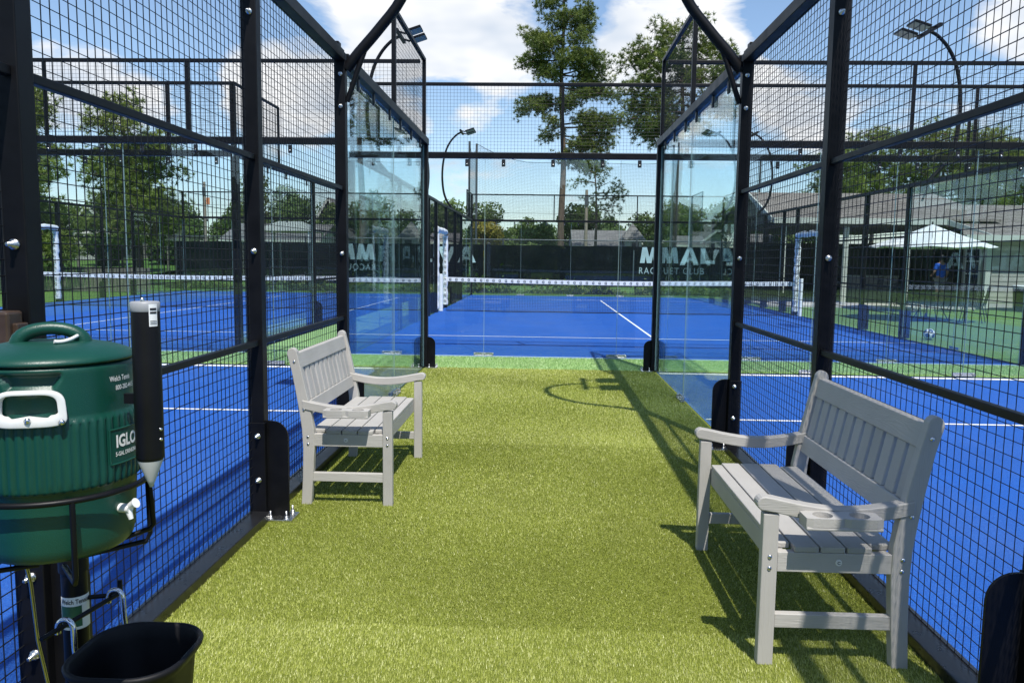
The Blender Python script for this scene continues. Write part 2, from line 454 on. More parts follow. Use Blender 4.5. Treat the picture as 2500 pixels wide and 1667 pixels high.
class MB:
    def __init__(self):
        self.v, self.f, self.s = [], [], []

    def add(self, vs, fs, smooth=False):
        b = len(self.v)
        self.v += [tuple(q) for q in vs]
        self.f += [tuple(b + i for i in f) for f in fs]
        self.s += [smooth] * len(fs)
        return self

    def box(self, x0, x1, y0, y1, z0, z1):
        x0, x1 = min(x0, x1), max(x0, x1)
        y0, y1 = min(y0, y1), max(y0, y1)
        z0, z1 = min(z0, z1), max(z0, z1)
        v = [(x0, y0, z0), (x1, y0, z0), (x1, y1, z0), (x0, y1, z0), (x0, y0, z1), (x1, y0, z1), (x1, y1, z1), (x0, y1, z1)]
        return self.add(v, [(3, 2, 1, 0), (4, 5, 6, 7), (0, 1, 5, 4), (1, 2, 6, 5), (2, 3, 7, 6), (3, 0, 4, 7)])

    def bar(self, a, b, w, h, upv=(0, 0, 1)):
        """rectangular bar from a to b, w wide across, h high"""
        a, b = Vector(a), Vector(b)
        d = (b - a).normalized()
        sx = d.cross(Vector(upv))
        if sx.length < 1e-4:
            sx = d.cross(Vector((1, 0, 0)))
        sx.normalize()
        sz = sx.cross(d)
        v = []
        for p in (a, b):
            for i, j in ((-1, -1), (1, -1), (1, 1), (-1, 1)):
                v.append(p + sx * (i * w / 2) + sz * (j * h / 2))
        return self.add(v, [(3, 2, 1, 0), (4, 5, 6, 7), (0, 1, 5, 4), (1, 2, 6, 5), (2, 3, 7, 6), (3, 0, 4, 7)])

    def wire(self, a, b, r):
        a, b = Vector(a), Vector(b)
        d = (b - a).normalized()
        sx = d.cross(Vector((0.3, 0.5, 0.81)))
        sx.normalize()
        sz = sx.cross(d)
        v = []
        for p in (a, b):
            for k in range(4):
                an = k * math.pi / 2 + .78
                v.append(p + sx * (r * math.cos(an)) + sz * (r * math.sin(an)))
        return self.add(v, [(0, 1, 5, 4), (1, 2, 6, 5), (2, 3, 7, 6), (3, 0, 4, 7)])

    def tube(self, pts, r, n=10, cap=True, closed=False):
        pts = [Vector(p) for p in pts]
        m = len(pts)
        rs = [r] * m if isinstance(r, (int, float)) else list(r)
        tg = []
        for i in range(m):
            if closed:
                t = pts[(i + 1) % m] - pts[i - 1]
            else:
                t = pts[min(i + 1, m - 1)] - pts[max(i - 1, 0)]
            tg.append(t.normalized())
        ref = Vector((0, 0, 1)) if abs(tg[0].z) < 0.9 else Vector((1, 0, 0))
        nx = tg[0].cross(ref).normalized()
        v = []
        for i in range(m):
            nx = (nx - tg[i] * nx.dot(tg[i]))
            nx.normalize()
            ny = tg[i].cross(nx)
            for k in range(n):
                a = 2 * math.pi * k / n
                v.append(pts[i] + (nx * math.cos(a) + ny * math.sin(a)) * rs[i])
        f = []
        for i in range(m if closed else m - 1):
            j = (i + 1) % m
            for k in range(n):
                f.append((i * n + k, i * n + (k + 1) % n, j * n + (k + 1) % n, j * n + k))
        self.add(v, f, True)
        if cap and not closed:
            self.add(v[:n], [tuple(range(n))[::-1]])
            self.add(v[-n:], [tuple(range(n))])
        return self

    def lathe(self, prof, n=32, c=(0, 0, 0), smooth=True, axis='z'):
        v, f = [], []
        for r, z in prof:
            for k in range(n):
                a = 2 * math.pi * k / n
                p = (r * math.cos(a), r * math.sin(a), z)
                if axis == 'y':
                    p = (p[0], p[2], p[1])
                elif axis == 'x':
                    p = (p[2], p[0], p[1])
                v.append((c[0] + p[0], c[1] + p[1], c[2] + p[2]))
        m = len(prof)
        for i in range(m - 1):
            for k in range(n):
                f.append((i * n + k, i * n + (k + 1) % n, (i + 1) * n + (k + 1) % n, (i + 1) * n + k))
        return self.add(v, f, smooth)

    def prism(self, poly, fn, t0, t1):
        """2-D outline extruded: fn(a, b, t) gives the point"""
        n = len(poly)
        v = [fn(a, b, t0) for a, b in poly] + [fn(a, b, t1) for a, b in poly]
        f = [tuple(range(n))[::-1], tuple(range(n, 2 * n))]
        f += [(i, (i + 1) % n, n + (i + 1) % n, n + i) for i in range(n)]
        return self.add(v, f)

    def build(self, name, mat, parent=None, bevel=0.0, seg=2, kind=None, fixn=True):
        org = ORG.get(parent.name, Vector((0, 0, 0))) if parent else Vector((0, 0, 0))
        me = bpy.data.meshes.new(name)
        me.from_pydata([(x - org[0], y - org[1], z - org[2]) for x, y, z in self.v], [], self.f)
        me.polygons.foreach_set('use_smooth', self.s)
        me.materials.append(mat)
        me.update()
        return link(name, me, parent, bevel, seg, kind, org)


def link(name, me, parent=None, bevel=0.0, seg=2, kind=None, org=None):
    o = bpy.data.objects.new(name, me)
    COL.objects.link(o)
    if parent:
        o.parent = parent
        ORG[o.name] = org if org is not None else ORG.get(parent.name, Vector((0, 0, 0)))
    if bevel:
        b = o.modifiers.new('bevel', 'BEVEL')
        b.width = bevel
        b.segments = seg
        b.limit_method = 'ANGLE'
        b.angle_limit = R(40)
    if kind:
        o['kind'] = kind
    return o


def tag(o, label, cat, group=None):
    o['label'] = label
    o['category'] = cat
    if group:
        o['group'] = group
    return o


def thing(name, label, cat, loc=(0, 0, 0), group=None, rz=0.0):
    o = bpy.data.objects.new(name, None)
    o.empty_display_size = 0.2
    COL.objects.link(o)
    o.location = loc
    o.rotation_euler = (0, 0, rz)
    ORG[o.name] = Vector(loc) if rz == 0 else Vector((0, 0, 0))
    return tag(o, label, cat, group)


def local_thing(name, label, cat, loc=(0, 0, 0), rz=0.0, group=None):
    """a thing whose parts are modelled in its own coordinates"""
    o = thing(name, label, cat, loc, group, rz)
    ORG[o.name] = Vector((0, 0, 0))
    return o


def copy_tree(o, parent=None):
    c = o.copy()
    COL.objects.link(c)
    c.parent = parent
    for ch in o.children:
        copy_tree(ch, c)
    return c


def structure(name, mb, mat, **kw):
    o = mb.build(name, mat, **kw)
    o['kind'] = 'structure'
    return o


def np_mesh(name, verts, faces, mat, pick=None, smooth=False):
    """fast mesh of triangles or quads from arrays"""
    verts = np.asarray(verts, dtype=np.float32)
    faces = np.asarray(faces, dtype=np.int32)
    me = bpy.data.meshes.new(name)
    k = faces.shape[1]
    me.vertices.add(len(verts))
    me.vertices.foreach_set('co', verts.ravel())
    me.loops.add(faces.size)
    me.loops.foreach_set('vertex_index', faces.ravel())
    me.polygons.add(len(faces))
    me.polygons.foreach_set('loop_start', np.arange(0, faces.size, k, dtype=np.int32))
    me.polygons.foreach_set('loop_total', np.full(len(faces), k, dtype=np.int32))
    if smooth:
        me.polygons.foreach_set('use_smooth', np.ones(len(faces), dtype=bool))
    if pick is not None:
        at = me.attributes.new('pick', 'FLOAT', 'FACE')
        at.data.foreach_set('value', np.asarray(pick, dtype=np.float32))
    me.materials.append(mat)
    me.update(calc_edges=True)
    return me


def text_mesh(txt, size, bold=0.0, space=1.0):
    cu = bpy.data.curves.new('lettering', 'FONT')
    cu.body = txt
    cu.size = size
    cu.offset = bold
    cu.space_character = space
    cu.resolution_u = 3
    ob = bpy.data.objects.new('lettering', cu)
    COL.objects.link(ob)
    dg = bpy.context.evaluated_depsgraph_get()
    me = bpy.data.meshes.new_from_object(ob.evaluated_get(dg))
    bpy.data.objects.remove(ob)
    bpy.data.curves.remove(cu)
    vs = [tuple(v.co) for v in me.vertices]
    fs = [tuple(p.vertices) for p in me.polygons]
    bpy.data.meshes.remove(me)
    return vs, fs


def fit_text(txt, w, h, bold=0.0, space=1.0):
    """lettering scaled to a w x h box with its lower left corner at the origin"""
    vs, fs = text_mesh(txt, 1.0, bold, space)
    a = np.array(vs)
    lo, hi = a.min(0), a.max(0)
    if w is None:
        w = h * (hi[0] - lo[0]) / (hi[1] - lo[1])
    return [((x - lo[0]) / (hi[0] - lo[0]) * w, (y - lo[1]) / (hi[1] - lo[1]) * h) for x, y, z in vs], fs

# ================================================================== ground and courts
HW = 1.5426                       # half the width of the walkway, to the fence lines
Y1L, Y1R, Y2, Y3, YE = 2.33, 2.335, 4.28, 6.165, 10.48
YC = 11.85                        # near glass wall of the two far courts
CX0, CX1 = -2.84, 7.16            # far right court
DX0, DX1 = -14.60, -4.60          # far left court


def sheet(x0, x1, y0, y1, z, nx=1, ny=1):
    vs = [(x0 + (x1 - x0) * i / nx, y0 + (y1 - y0) * j / ny, z) for j in range(ny + 1) for i in range(nx + 1)]
    fs = [(j * (nx + 1) + i, j * (nx + 1) + i + 1, (j + 1) * (nx + 1) + i + 1, (j + 1) * (nx + 1) + i) for j in range(ny) for i in range(nx)]
    return MB().add(vs, fs)


structure('ground', sheet(-260, 260, -60, 420, -0.03), M['lawn'])
structure('walkway_turf', sheet(-1.558, 1.558, -3.0, 10.50, 0.004), M['turf'])
structure('cross_path_turf', sheet(-16, 12, 10.50, 11.76, 0.004), M['strip'])
structure('side_turf', sheet(7.26, 40, 10.5, 26.6, -0.008), M['side_turf'])
structure('gap_turf', sheet(-4.48, -2.96, 11.78, 33, 0.0), M['strip'])
structure('far_verge', sheet(-40, 7.3, 32.0, 40.0, -0.012), M['lawn'])


def court(name, x0, x1, y0, y1, lines):
    o = structure(name, sheet(x0, x1, y0, y1, 0.004), M['blue'])
    for a, b, c, d in lines:
        l = sheet(a, b, c, d, 0.008).build('court_line', M['line'])
        l.parent = o
    return o


court('court_surface', -HW - 10, -HW - .02, -9.6, 10.42,
      [(-HW - 9.98, -HW - .04, 7.30, 7.35), (-HW - 9.98, -HW - .04, 10.24, 10.36)])
court('court_surface', HW + .02, HW + 10, -9.6, 10.42,
      [(HW + .04, HW + 9.98, 7.30, 7.35), (HW + .04, HW + 9.98, 10.24, 10.36)])
for x0 in (CX0, DX0):
    court('court_surface', x0, x0 + 10, YC, YC + 20,
          [(x0 + .02, x0 + 9.98, YC + 3.0, YC + 3.05), (x0 + .02, x0 + 9.98, YC + 16.95, YC + 17.0),
           (x0 + 4.975, x0 + 5.025, YC + 3.06, YC + 9.98), (x0 + 4.975, x0 + 5.025, YC + 10.02, YC + 16.94)])
    structure('concrete_edge', MB().box(x0 - .10, x0 + 10.1, YC - .13, YC - .012, -.02, .012), M['edge'])
structure('patio_slab', MB().box(7.6, 30, 26.7, 34.5, -.05, .05), M['concrete'])

# ------------------------------------------------------------------ synthetic grass blades
rng = np.random.default_rng(7)


def blades(n, x0, x1, y0, y1, ln, wd, lean, spread):
    x = rng.uniform(x0, x1, n)
    y = rng.uniform(y0, y1, n)
    a = rng.uniform(0, 2 * np.pi, n)
    L = ln * rng.uniform(.55, 1.25, n)
    tilt = np.abs(rng.normal(0, spread, n))
    d = np.stack([np.cos(a) * np.sin(tilt), np.sin(a) * np.sin(tilt) + lean(x, y), np.cos(tilt)], 1)
    d /= np.linalg.norm(d, axis=1)[:, None]
    s = np.stack([-np.sin(a), np.cos(a), np.zeros(n)], 1)
    w = wd * rng.uniform(.7, 1.2, n) * (.75 + .12 * y)
    b = np.stack([x, y, np.full(n, .004)], 1)
    v = np.empty((n, 3, 3), np.float32)
    v[:, 0] = b - s * w[:, None] / 2
    v[:, 1] = b + s * w[:, None] / 2
    v[:, 2] = b + d * L[:, None]
    pk = np.clip(rng.beta(3.2, 3.4, n) + (rng.random(n) < .08) * .38, 0, 1)
    return v.reshape(-1, 3), pk


def lean_main(x, y):
    # the rolls were laid with the pile brushed different ways
    k = np.where(y < 3.02, .62, np.where(y < 6.15, -.34, .20))
    return k + .45 * np.sin(x * 1.7 + y * 1.1) * np.sin(y * 2.3 - x * .6)


parts = [blades(330000, -1.49, 1.49, 1.9, 4.6, .0130, .0026, lean_main, .8),
         blades(190000, -1.49, 1.49, 4.6, 7.4, .0145, .0029, lean_main, .8),
         blades(110000, -1.53, 1.53, 7.4, 10.50, .0175, .0033, lean_main, .8)]
vv = np.concatenate([p[0] for p in parts])
pp = np.concatenate([p[1] for p in parts])
g = link('turf_pile', np_mesh('turf_pile', vv, np.arange(len(vv)).reshape(-1, 3), M['blade'], pp), kind='stuff')
g['label'] = 'olive green artificial turf pile covering the walkway between the benches'
g['category'] = 'artificial turf'
vv, pp = blades(90000, -6, 9, 10.50, 11.72, .024, .0040, lambda x, y: .1 + 0 * x, .6)
g = link('turf_pile', np_mesh('turf_pile', vv, np.arange(len(vv)).reshape(-1, 3), M['blade2'], pp), kind='stuff')
g['label'] = 'light green artificial turf strip crossing in front of the far courts'
g['category'] = 'artificial turf'

# ================================================================== fences
WR = 0.0020
wrnd = random.Random(12)


class Wall:
    """helper for one straight fence: t runs along it, n across it"""

    def __init__(self, axis, fix, root, sgn=1):
        self.axis, self.fix, self.root, self.sgn = axis, fix, root, sgn

    def P(self, t, n, z):
        n *= self.sgn
        return (t, self.fix + n, z) if self.axis == 'x' else (self.fix + n, t, z)

    def bx(self, mb, t0, t1, n0, n1, z0, z1):
        a, b = self.P(t0, n0, z0), self.P(t1, n1, z1)
        return mb.box(a[0], b[0], a[1], b[1], a[2], b[2])

    def post(self, t, z1=3.0, w=.08, d=.08, z0=0.0, name='post', n=0.0, bev=.004):
        return self.bx(MB(), t - w / 2, t + w / 2, n - d / 2, n + d / 2, z0, z1).build(name, M['steel'], self.root, bev)

    def beam(self, t0, t1, z, w=.07, h=.07, name='rail', n=0.0):
        return self.bx(MB(), t0, t1, n - w / 2, n + w / 2, z - h / 2, z + h / 2).build(name, M['steel'], self.root, .004)

    def mesh(self, t0, t1, z0, z1, cell=.05, r=WR, n=0.0):
        mb = MB()
        k = max(1, int(round((t1 - t0) / cell)))
        for i in range(k + 1):
            t = t0 + (t1 - t0) * i / k
            j0, j1 = wrnd.gauss(0, .0010), wrnd.gauss(0, .0014)
            mb.wire(self.P(t + j0, n, z0), self.P(t + j1, n + abs(j1), z1), r)
        k = max(1, int(round((z1 - z0) / cell)))
        for i in range(k + 1):
            z = z0 + (z1 - z0) * i / k
            j0, j1 = wrnd.gauss(0, .0010), wrnd.gauss(0, .0014)
            mb.wire(self.P(t0, n + r * 1.6, z + j0), self.P(t1, n + r * 1.6, z + j1), r)
        return mb.build('wire_mesh', M['wire'], self.root, kind='stuff')

    def pane(self, t0, t1, z0=.03, z1=2.93, mat='glass'):
        o = self.bx(MB(), t0 + .004, t1 - .004, -.006, .006, z0, z1).build('glass_pane', M[mat], self.root)
        for t in (t0 + .0035, t1 - .0035):
            self.bx(MB(), t - .0012, t + .0012, -.0055, .0055, z0, z1).build('pane_edge', M['glass_edge'], o)
        return o

    def clip(self, t, z=2.93, side=-1):
        mb = MB()
        self.bx(mb, t - .028, t + .028, side * .010, side * .030, z - .105, z)
        o = mb.build('clamp', M['clip'], self.root, .008)
        p = self.P(t, side * .034, z - .072)
        MB().lathe([(.0, -.006), (.010, -.006), (.010, .006), (.0, .006)], 10, p, True, 'y' if self.axis == 'x' else 'x').build('bolt', M['bolt'], o)

    def foot_clamp(self, t, side=-1):
        mb = MB()
        self.bx(mb, t - .15, t + .15, side * .010, side * .050, .012, .022)
        self.bx(mb, t - .15, t + .15, side * .008, side * .016, .022, .060)
        self.bx(mb, t - .150, t - .125, side * .017, side * .048, .0225, .050)
        self.bx(mb, t + .125, t + .150, side * .017, side * .048, .0225, .050)
        self.bx(mb, t - .03, t + .03, side * .017, side * .042, .0225, .045)
        mb.build('floor_bracket', M['bolt'], self.root, .003)

    def gusset(self, t, side, h=.56, w=.125, th=.012, post_d=.08):
        """rounded stiffening plate at the foot of a post, standing out from the fence"""
        poly = [(post_d / 2, 0.006), (post_d / 2 + w, 0.006)]
        for k in range(7):
            a = math.pi / 2 * k / 6
            poly.append((post_d / 2 + w - .09 + .09 * math.cos(a), h - .09 + .09 * math.sin(a)))
        poly.append((post_d / 2, h))
        return MB().prism(poly, lambda a, b, q: self.P(t + q, side * a, b), -th / 2, th / 2).build('foot_plate', M['steel'], self.root)

    def flange(self, t, side, w=.15):
        o = self.bx(MB(), t - .075, t + .075, side * .03, side * (.05 + w), .004, .016).build('base_plate', M['bolt'], self.root, .002)
        for dt, dn in ((-.055, .075), (-.055, .165), (.055, .165)):
            p = self.P(t + dt, side * dn, .016)
            MB().lathe([(.0, .045), (.006, .045), (.006, .018), (.012, .018), (.012, .006), (.016, .006), (.016, 0)], 8, p, True).build('anchor_bolt', M['bolt'], o)
        return o


def y_bolt(root, x, y, z, r=.013):
    """hex bolt with washer and thread end sticking out towards -y"""
    MB().lathe([(0, -.034), (.0065, -.034), (.0065, -.017), (r * .85, -.017), (r * .95, -.006), (r * 1.25, -.006), (r * 1.25, 0.002)], 10, (x, y, z), True, 'y').build('bolt', M['bolt'], root)


def walkway_fence(sgn, y1, label):
    """the fence along one side of the walkway: mesh panels on posts, then tall glass up to the corner"""
    root = thing('court_fence', label, 'fence', (sgn * HW, y1, 0))
    w = Wall('y', sgn * HW, root, sgn)        # n > 0 points away from the walkway
    ys = [.42, y1, Y2, Y3]
    for i, y in enumerate(ys):
        p = w.post(y, 3.0 if i < 3 else 3.02, .075, .085)
        x = w.P(y, 0, 0)[0]
        sl = MB()                              # heavier sleeve on the lowest part of the post
        w.bx(sl, y - .0415, y + .0415, -.0465, .0465, .002, .555)
        sl.build('post_sleeve', M['steel'], p, .003)
        zb = (.23, .48, 1.50, 2.75) if i < 3 else (.26, .51, 1.50, 2.62, 2.86)
        for z in zb:
            y_bolt(p, x - sgn * .008, y - (.0425 if z < .55 else .0385), z)
        w.gusset(y, -1)
        w.flange(y, -1)
        if i < 3:
            nx = ys[i + 1]
            a, b = y + .0385, nx - .0385
            w.mesh(a, b, .055, 2.955, n=.024)
            w.beam(a, b, 1.0, .031, .031, 'middle_rail', n=-.010)
            w.beam(a, b, 2.0, .031, .031, 'middle_rail', n=-.010)
            w.beam(a, b, 2.995, .085, .075, 'top_rail')
            w.bx(MB(), a, b, -.070, .050, .001, .052).build('kerb_rail', M['kerb'], root, .004)
    # cap block on the lamp post
    w.bx(MB(), Y3 - .05, Y3 + .03, .0, .075, 3.021, 3.10).build('post_cap', M['steel'], root, .003)
    # glass section
    ym = (Y3 + YE) / 2
    w.pane(Y3 + .045, ym, mat='glass_side')
    w.pane(ym, YE - .055, mat='glass_side')
    w.beam(Y3 + .0385, YE + .05, 2.985, .11, .085, 'top_rail')
    for y in (Y3 + .5, Y3 + 1.1, ym - .30, ym + .30, ym + 1.0, YE - .5):
        w.clip(y, 2.94, -1)
    w.foot_clamp(ym, -1)
    c = w.post(YE, 2.94, .10, .10, name='corner_post')
    w.gusset(YE, -1, .42, .11)
    w.flange(YE, -1, .13)
    # upper mesh over the last glass pane
    yu = YE - 2.12
    w.post(yu, 4.0, .045, .045, 3.03, 'upper_post')
    w.post(YE - .02, 4.0, .045, .045, 3.03, 'upper_post')
    w.mesh(yu + .022, YE - .042, 3.045, 3.97, r=.0016)
    w.beam(yu - .022, YE + .002, 4.02, .045, .04, 'upper_rail')
    return root


walkway_fence(-1, Y1L, 'black mesh and glass court fence along the left side of the walkway')
walkway_fence(1, Y1R, 'black mesh and glass court fence along the right side of the walkway')


def end_wall(x0, x1, y, label, ups, near=True):
    """glass end wall of a court, 3 m of glass with a metre of mesh on top"""
    root = thing('glass_end_wall', label, 'glass wall', ((x0 + x1) / 2, y, 0))
    w = Wall('x', y, root, 1)
    n = 5
    L = (x1 - x0) / n
    for i in range(n):
        a, b = x0 + L * i, x0 + L * (i + 1)
        w.pane(a + (.06 if i == 0 else 0), b - (.06 if i == n - 1 else 0))
        if i:
            w.foot_clamp(a, -1)
        for t in (a + .27, (a + b) / 2, b - .27):
            w.clip(t, 2.93, -1)
    w.beam(x0 + .05, x1 - .05, 2.985, .10, .085, 'top_rail')
    for t in ups:
        w.post(x0 + t, 4.0, .04, .04, 3.03, 'upper_post')
    w.mesh(x0 + .03, x1 - .03, 3.04, 3.985, r=.0016)
    w.beam(x0, x1, 4.01, .045, .045, 'upper_rail')
    return root, w


r, w = end_wall(-HW - 10.02, -HW - .06, YE + .03, 'glass end wall closing the court left of the walkway, behind the near mesh', [3.1, 4.95, 6.88])
r, w = end_wall(HW + .06, HW + 10.02, YE + .03, 'glass end wall closing the court right of the walkway, behind the near mesh', [3.12, 5.05, 6.9])
r, w = end_wall(CX0, CX1, YC, 'near glass end wall facing the end of the walkway', [.03, 3.13, 9.06, 9.97])
for t in (CX0, CX1):
    w.post(t, 2.94, .09, .09, name='corner_post')
    w.gusset(t, -1, .42, .11)
r, w = end_wall(DX0, DX1, YC, 'near glass end wall of the far left court with the picket fence beyond', [.03, 4.6, 9.0, 9.97])
for t in (DX0, DX1):
    w.post(t, 2.94, .10, .10, name='corner_post')
r, w = end_wall(CX0, CX1, YC + 20, 'far glass end wall of the centre court in front of the lettered windscreen', [.03, 3.3, 6.6, 9.97])
for t in (CX0, CX1):
    w.post(t, 2.94, .09, .09, name='corner_post')
r, w = end_wall(DX0, DX1, YC + 20, 'far glass end wall of the far left court in front of the plain windscreen', [.03, 3.3, 6.6, 9.97])
for t in (DX0, DX1):
    w.post(t, 2.94, .09, .09, name='corner_post')


def side_wall(x, sgn, label, ts=(4.0, 6.0, 8.0, 9.4, 11.6, 14.0, 16.0), gate0=9.4):
    """long side of a far court: glass at both ends, mesh between, a gap at the net"""
    root = thing('side_fence', label, 'fence', (x, YC + 10, 0))
    w = Wall('y', x, root, sgn)
    for a, b in ((0, 4), (16, 20)):
        p0, p1 = YC + a + .06, YC + b - .05
        pm = (p0 + p1) / 2
        w.pane(p0, pm)
        w.pane(pm, p1)
        w.beam(YC + a + (.05 if a == 0 else .04), YC + b - (.04 if a == 0 else .05), 2.985, .09, .085, 'top_rail')
        w.foot_clamp(pm, 1)
        for t in (p0 + .35, p0 + 1.3, pm + .3, p1 - .4):
            w.clip(t, 2.94, 1)
        u0, u1 = (YC + .03, YC + 2.0) if a == 0 else (YC + 18.0, YC + 19.97)
        w.post(u0, 4.0, .04, .04, 3.03, 'upper_post')
        w.post(u1, 4.0, .04, .04, 3.03, 'upper_post')
        w.mesh(u0 + .02, u1 - .02, 3.045, 3.97)
        w.beam(u0 - .02, u1 + .02, 4.02, .04, .04, 'upper_rail')
    for t in ts:
        w.post(YC + t, 3.0, .08, .085)
        w.gusset(YC + t, 1)
    for a, b in zip(ts[:-1], ts[1:]):
        if a == gate0:
            w.beam(YC + a + .04, YC + b - .04, 2.98, .07, .07, 'top_rail')
            w.mesh(YC + a + .04, YC + b - .04, 2.32, 2.945, n=-.02)
            continue
        w.mesh(YC + a + .04, YC + b - .04, .06, 2.955, n=-.02)
        for z, hh in ((1.0, .04), (2.0, .04), (2.985, .07)):
            w.beam(YC + a + .04, YC + b - .04, z, .045 if z < 2.5 else .08, hh, 'middle_rail' if z < 2.5 else 'top_rail', n=.012 if z < 2.5 else 0)
    return root


side_wall(CX0, -1, 'left side fence of the centre court, running back behind the white padded gate')
side_wall(CX1, 1, 'right side fence of the centre court, in front of the club house', (4.0, 6.0, 8.5, 10.75, 12.0, 14.0, 16.0), 8.5)
side_wall(DX1, 1, 'right side fence of the far left court, beside the green gap')
side_wall(DX0, -1, 'left side fence of the far left court, in front of the picket fence')


def gmarks(pts, size, facing):
    """small G shaped prints; facing 'y' = seen from -y, 'x' = seen from +x or -x (sign in size)"""
    vs, fs = fit_text('G', abs(size), abs(size), .02)
    mb = MB()
    for p in pts:
        if facing == 'y':
            mb.add([(p[0] + a - size / 2, p[1], p[2] + b - size / 2) for a, b in vs], fs)
        else:
            s = 1 if size > 0 else -1
            mb.add([(p[0], p[1] + s * (a - abs(size) / 2), p[2] + b - abs(size) / 2) for a, b in vs], fs)
    return mb


def gate_frame(x, sgn, label, ya=YC + 9.52, yb=YC + 11.48):
    """white padded frame round the side entrance beside the net"""
    root = thing('padded_gate_frame', label, 'gate frame', (x, YC + 10, 0))
    rnd = random.Random(int(abs(x) * 10))
    for y in (ya, yb):
        n = 24
        pts = [(x + rnd.uniform(-.006, .006), y + rnd.uniform(-.006, .006), .10 + (2.12 - .10) * k / n) for k in range(n + 1)]
        rs = [.078 + .010 * math.sin(k * 1.9) + rnd.uniform(-.005, .005) for k in range(n + 1)]
        po = MB().tube(pts, rs, 14).build('post_padding', M['pad'], root)
        gmarks([(x, y - .097, .22 + .165 * k) for k in range(12)], .07, 'y').build('print', M['ink'], po, kind='stuff')
        lace = MB()
        for k in range(17):
            z = .18 + k * .118
            lace.tube([(x + sgn * .080, y - .03, z), (x + sgn * .100, y, z + .012), (x + sgn * .080, y + .03, z)], .008, 5)
        lace.build('lacing', M['net'], po, kind='stuff')
        MB().box(x - .05, x + .05, y - .05, y + .05, .004, .10).build('post_foot', M['steel'], po)
    n = 14
    pts = [(x, ya - .06 + (yb - ya + .12) * k / n, 2.235 + .012 * math.sin(k * 1.3)) for k in range(n + 1)]
    MB().tube(pts, [.080 + .009 * math.sin(k * 2.1) for k in range(n + 1)], 14).build('top_padding', M['pad'], root)
    return root


gate_frame(CX0, -1, 'white padded gate frame on the left side of the centre court')
gate_frame(CX1, 1, 'white padded gate frame on the right side of the centre court, before the club house', YC + 8.62, YC + 10.63)
gate_frame(DX0, -1, 'white padded gate frame at the far left edge of the left court')
gate_frame(DX1, 1, 'white padded gate frame seen through the glass beside the left bench')


def net(x0, x1, label):
    y = YC + 10.0
    root = thing('court_net', label, 'net', ((x0 + x1) / 2, y, 0))
    for x in (x0 + .06, x1 - .06):
        po = MB().tube([(x, y, .01), (x, y, 1.02)], .062, 12).build('net_post', M['pad'], root)
        MB().box(x - .045, x + .045, y - .045, y + .045, 1.021, 1.035).build('post_cap', M['white_pl'], po)

    def top(t):
        return .95 - .055 * math.sin(math.pi * t)
    n = 40
    a, b = x0 + .22, x1 - .22
    v, f = [], []
    for i in range(n + 1):
        t = i / n
        x = a + (b - a) * t
        z = top(t)
        yy = y + .004 * math.sin(i * 1.7)
        v += [(x, yy - .012, z - .115), (x, yy - .012, z), (x, yy + .012, z), (x, yy + .012, z - .115)]
    for i in range(n):
        for k in range(4):
            f.append((4 * i + k, 4 * i + (k + 1) % 4, 4 * i + 4 + (k + 1) % 4, 4 * i + 4 + k))
    f += [(0, 1, 2, 3), (4 * n + 3, 4 * n + 2, 4 * n + 1, 4 * n)]
    band = MB().add(v, f).build('top_band', M['pad'], root)
    pts = []
    x = a + .10
    while x < b - .05:
        pts.append((x, y - .021, top((x - a) / (b - a)) - .058))
        x += .172
    gmarks(pts, .066, 'y').build('print', M['ink'], band, kind='stuff')
    mb = MB()
    for x in (x0 + .12, x1 - .12):
        mb.wire((x, y, top(0) - .04), ((a if x < 0.5 * (x0 + x1) else b), y, top(0) - .04), .005)
    mb.build('cable', M['bolt'], root)
    mb = MB()
    k = int((b - a) / .045)
    for i in range(k + 1):
        t = i / k
        mb.wire((a + (b - a) * t, y, .02), (a + (b - a) * t, y, top(t) - .116), .0025)
    for j in range(19):
        q = j / 18
        for i in range(10):
            t0, t1 = i / 10, (i + 1) / 10
            mb.wire((a + (b - a) * t0, y + .002, .02 + (top(t0) - .14) * q), (a + (b - a) * t1, y + .002, .02 + (top(t1) - .14) * q), .0025)
    mb.build('net_cords', M['net'], root, kind='stuff')
    pts = [(a + (b - a) * i / 30, y + .01 * math.sin(i * 1.2), .022 + .008 * math.sin(i * .9)) for i in range(31)]
    MB().tube(pts, .012, 6).build('bottom_cord', M['net'], root)
    return root


net(CX0, CX1, 'tennis style net with white band across the centre court')
net(DX0, DX1, 'tennis style net with white band across the far left court')


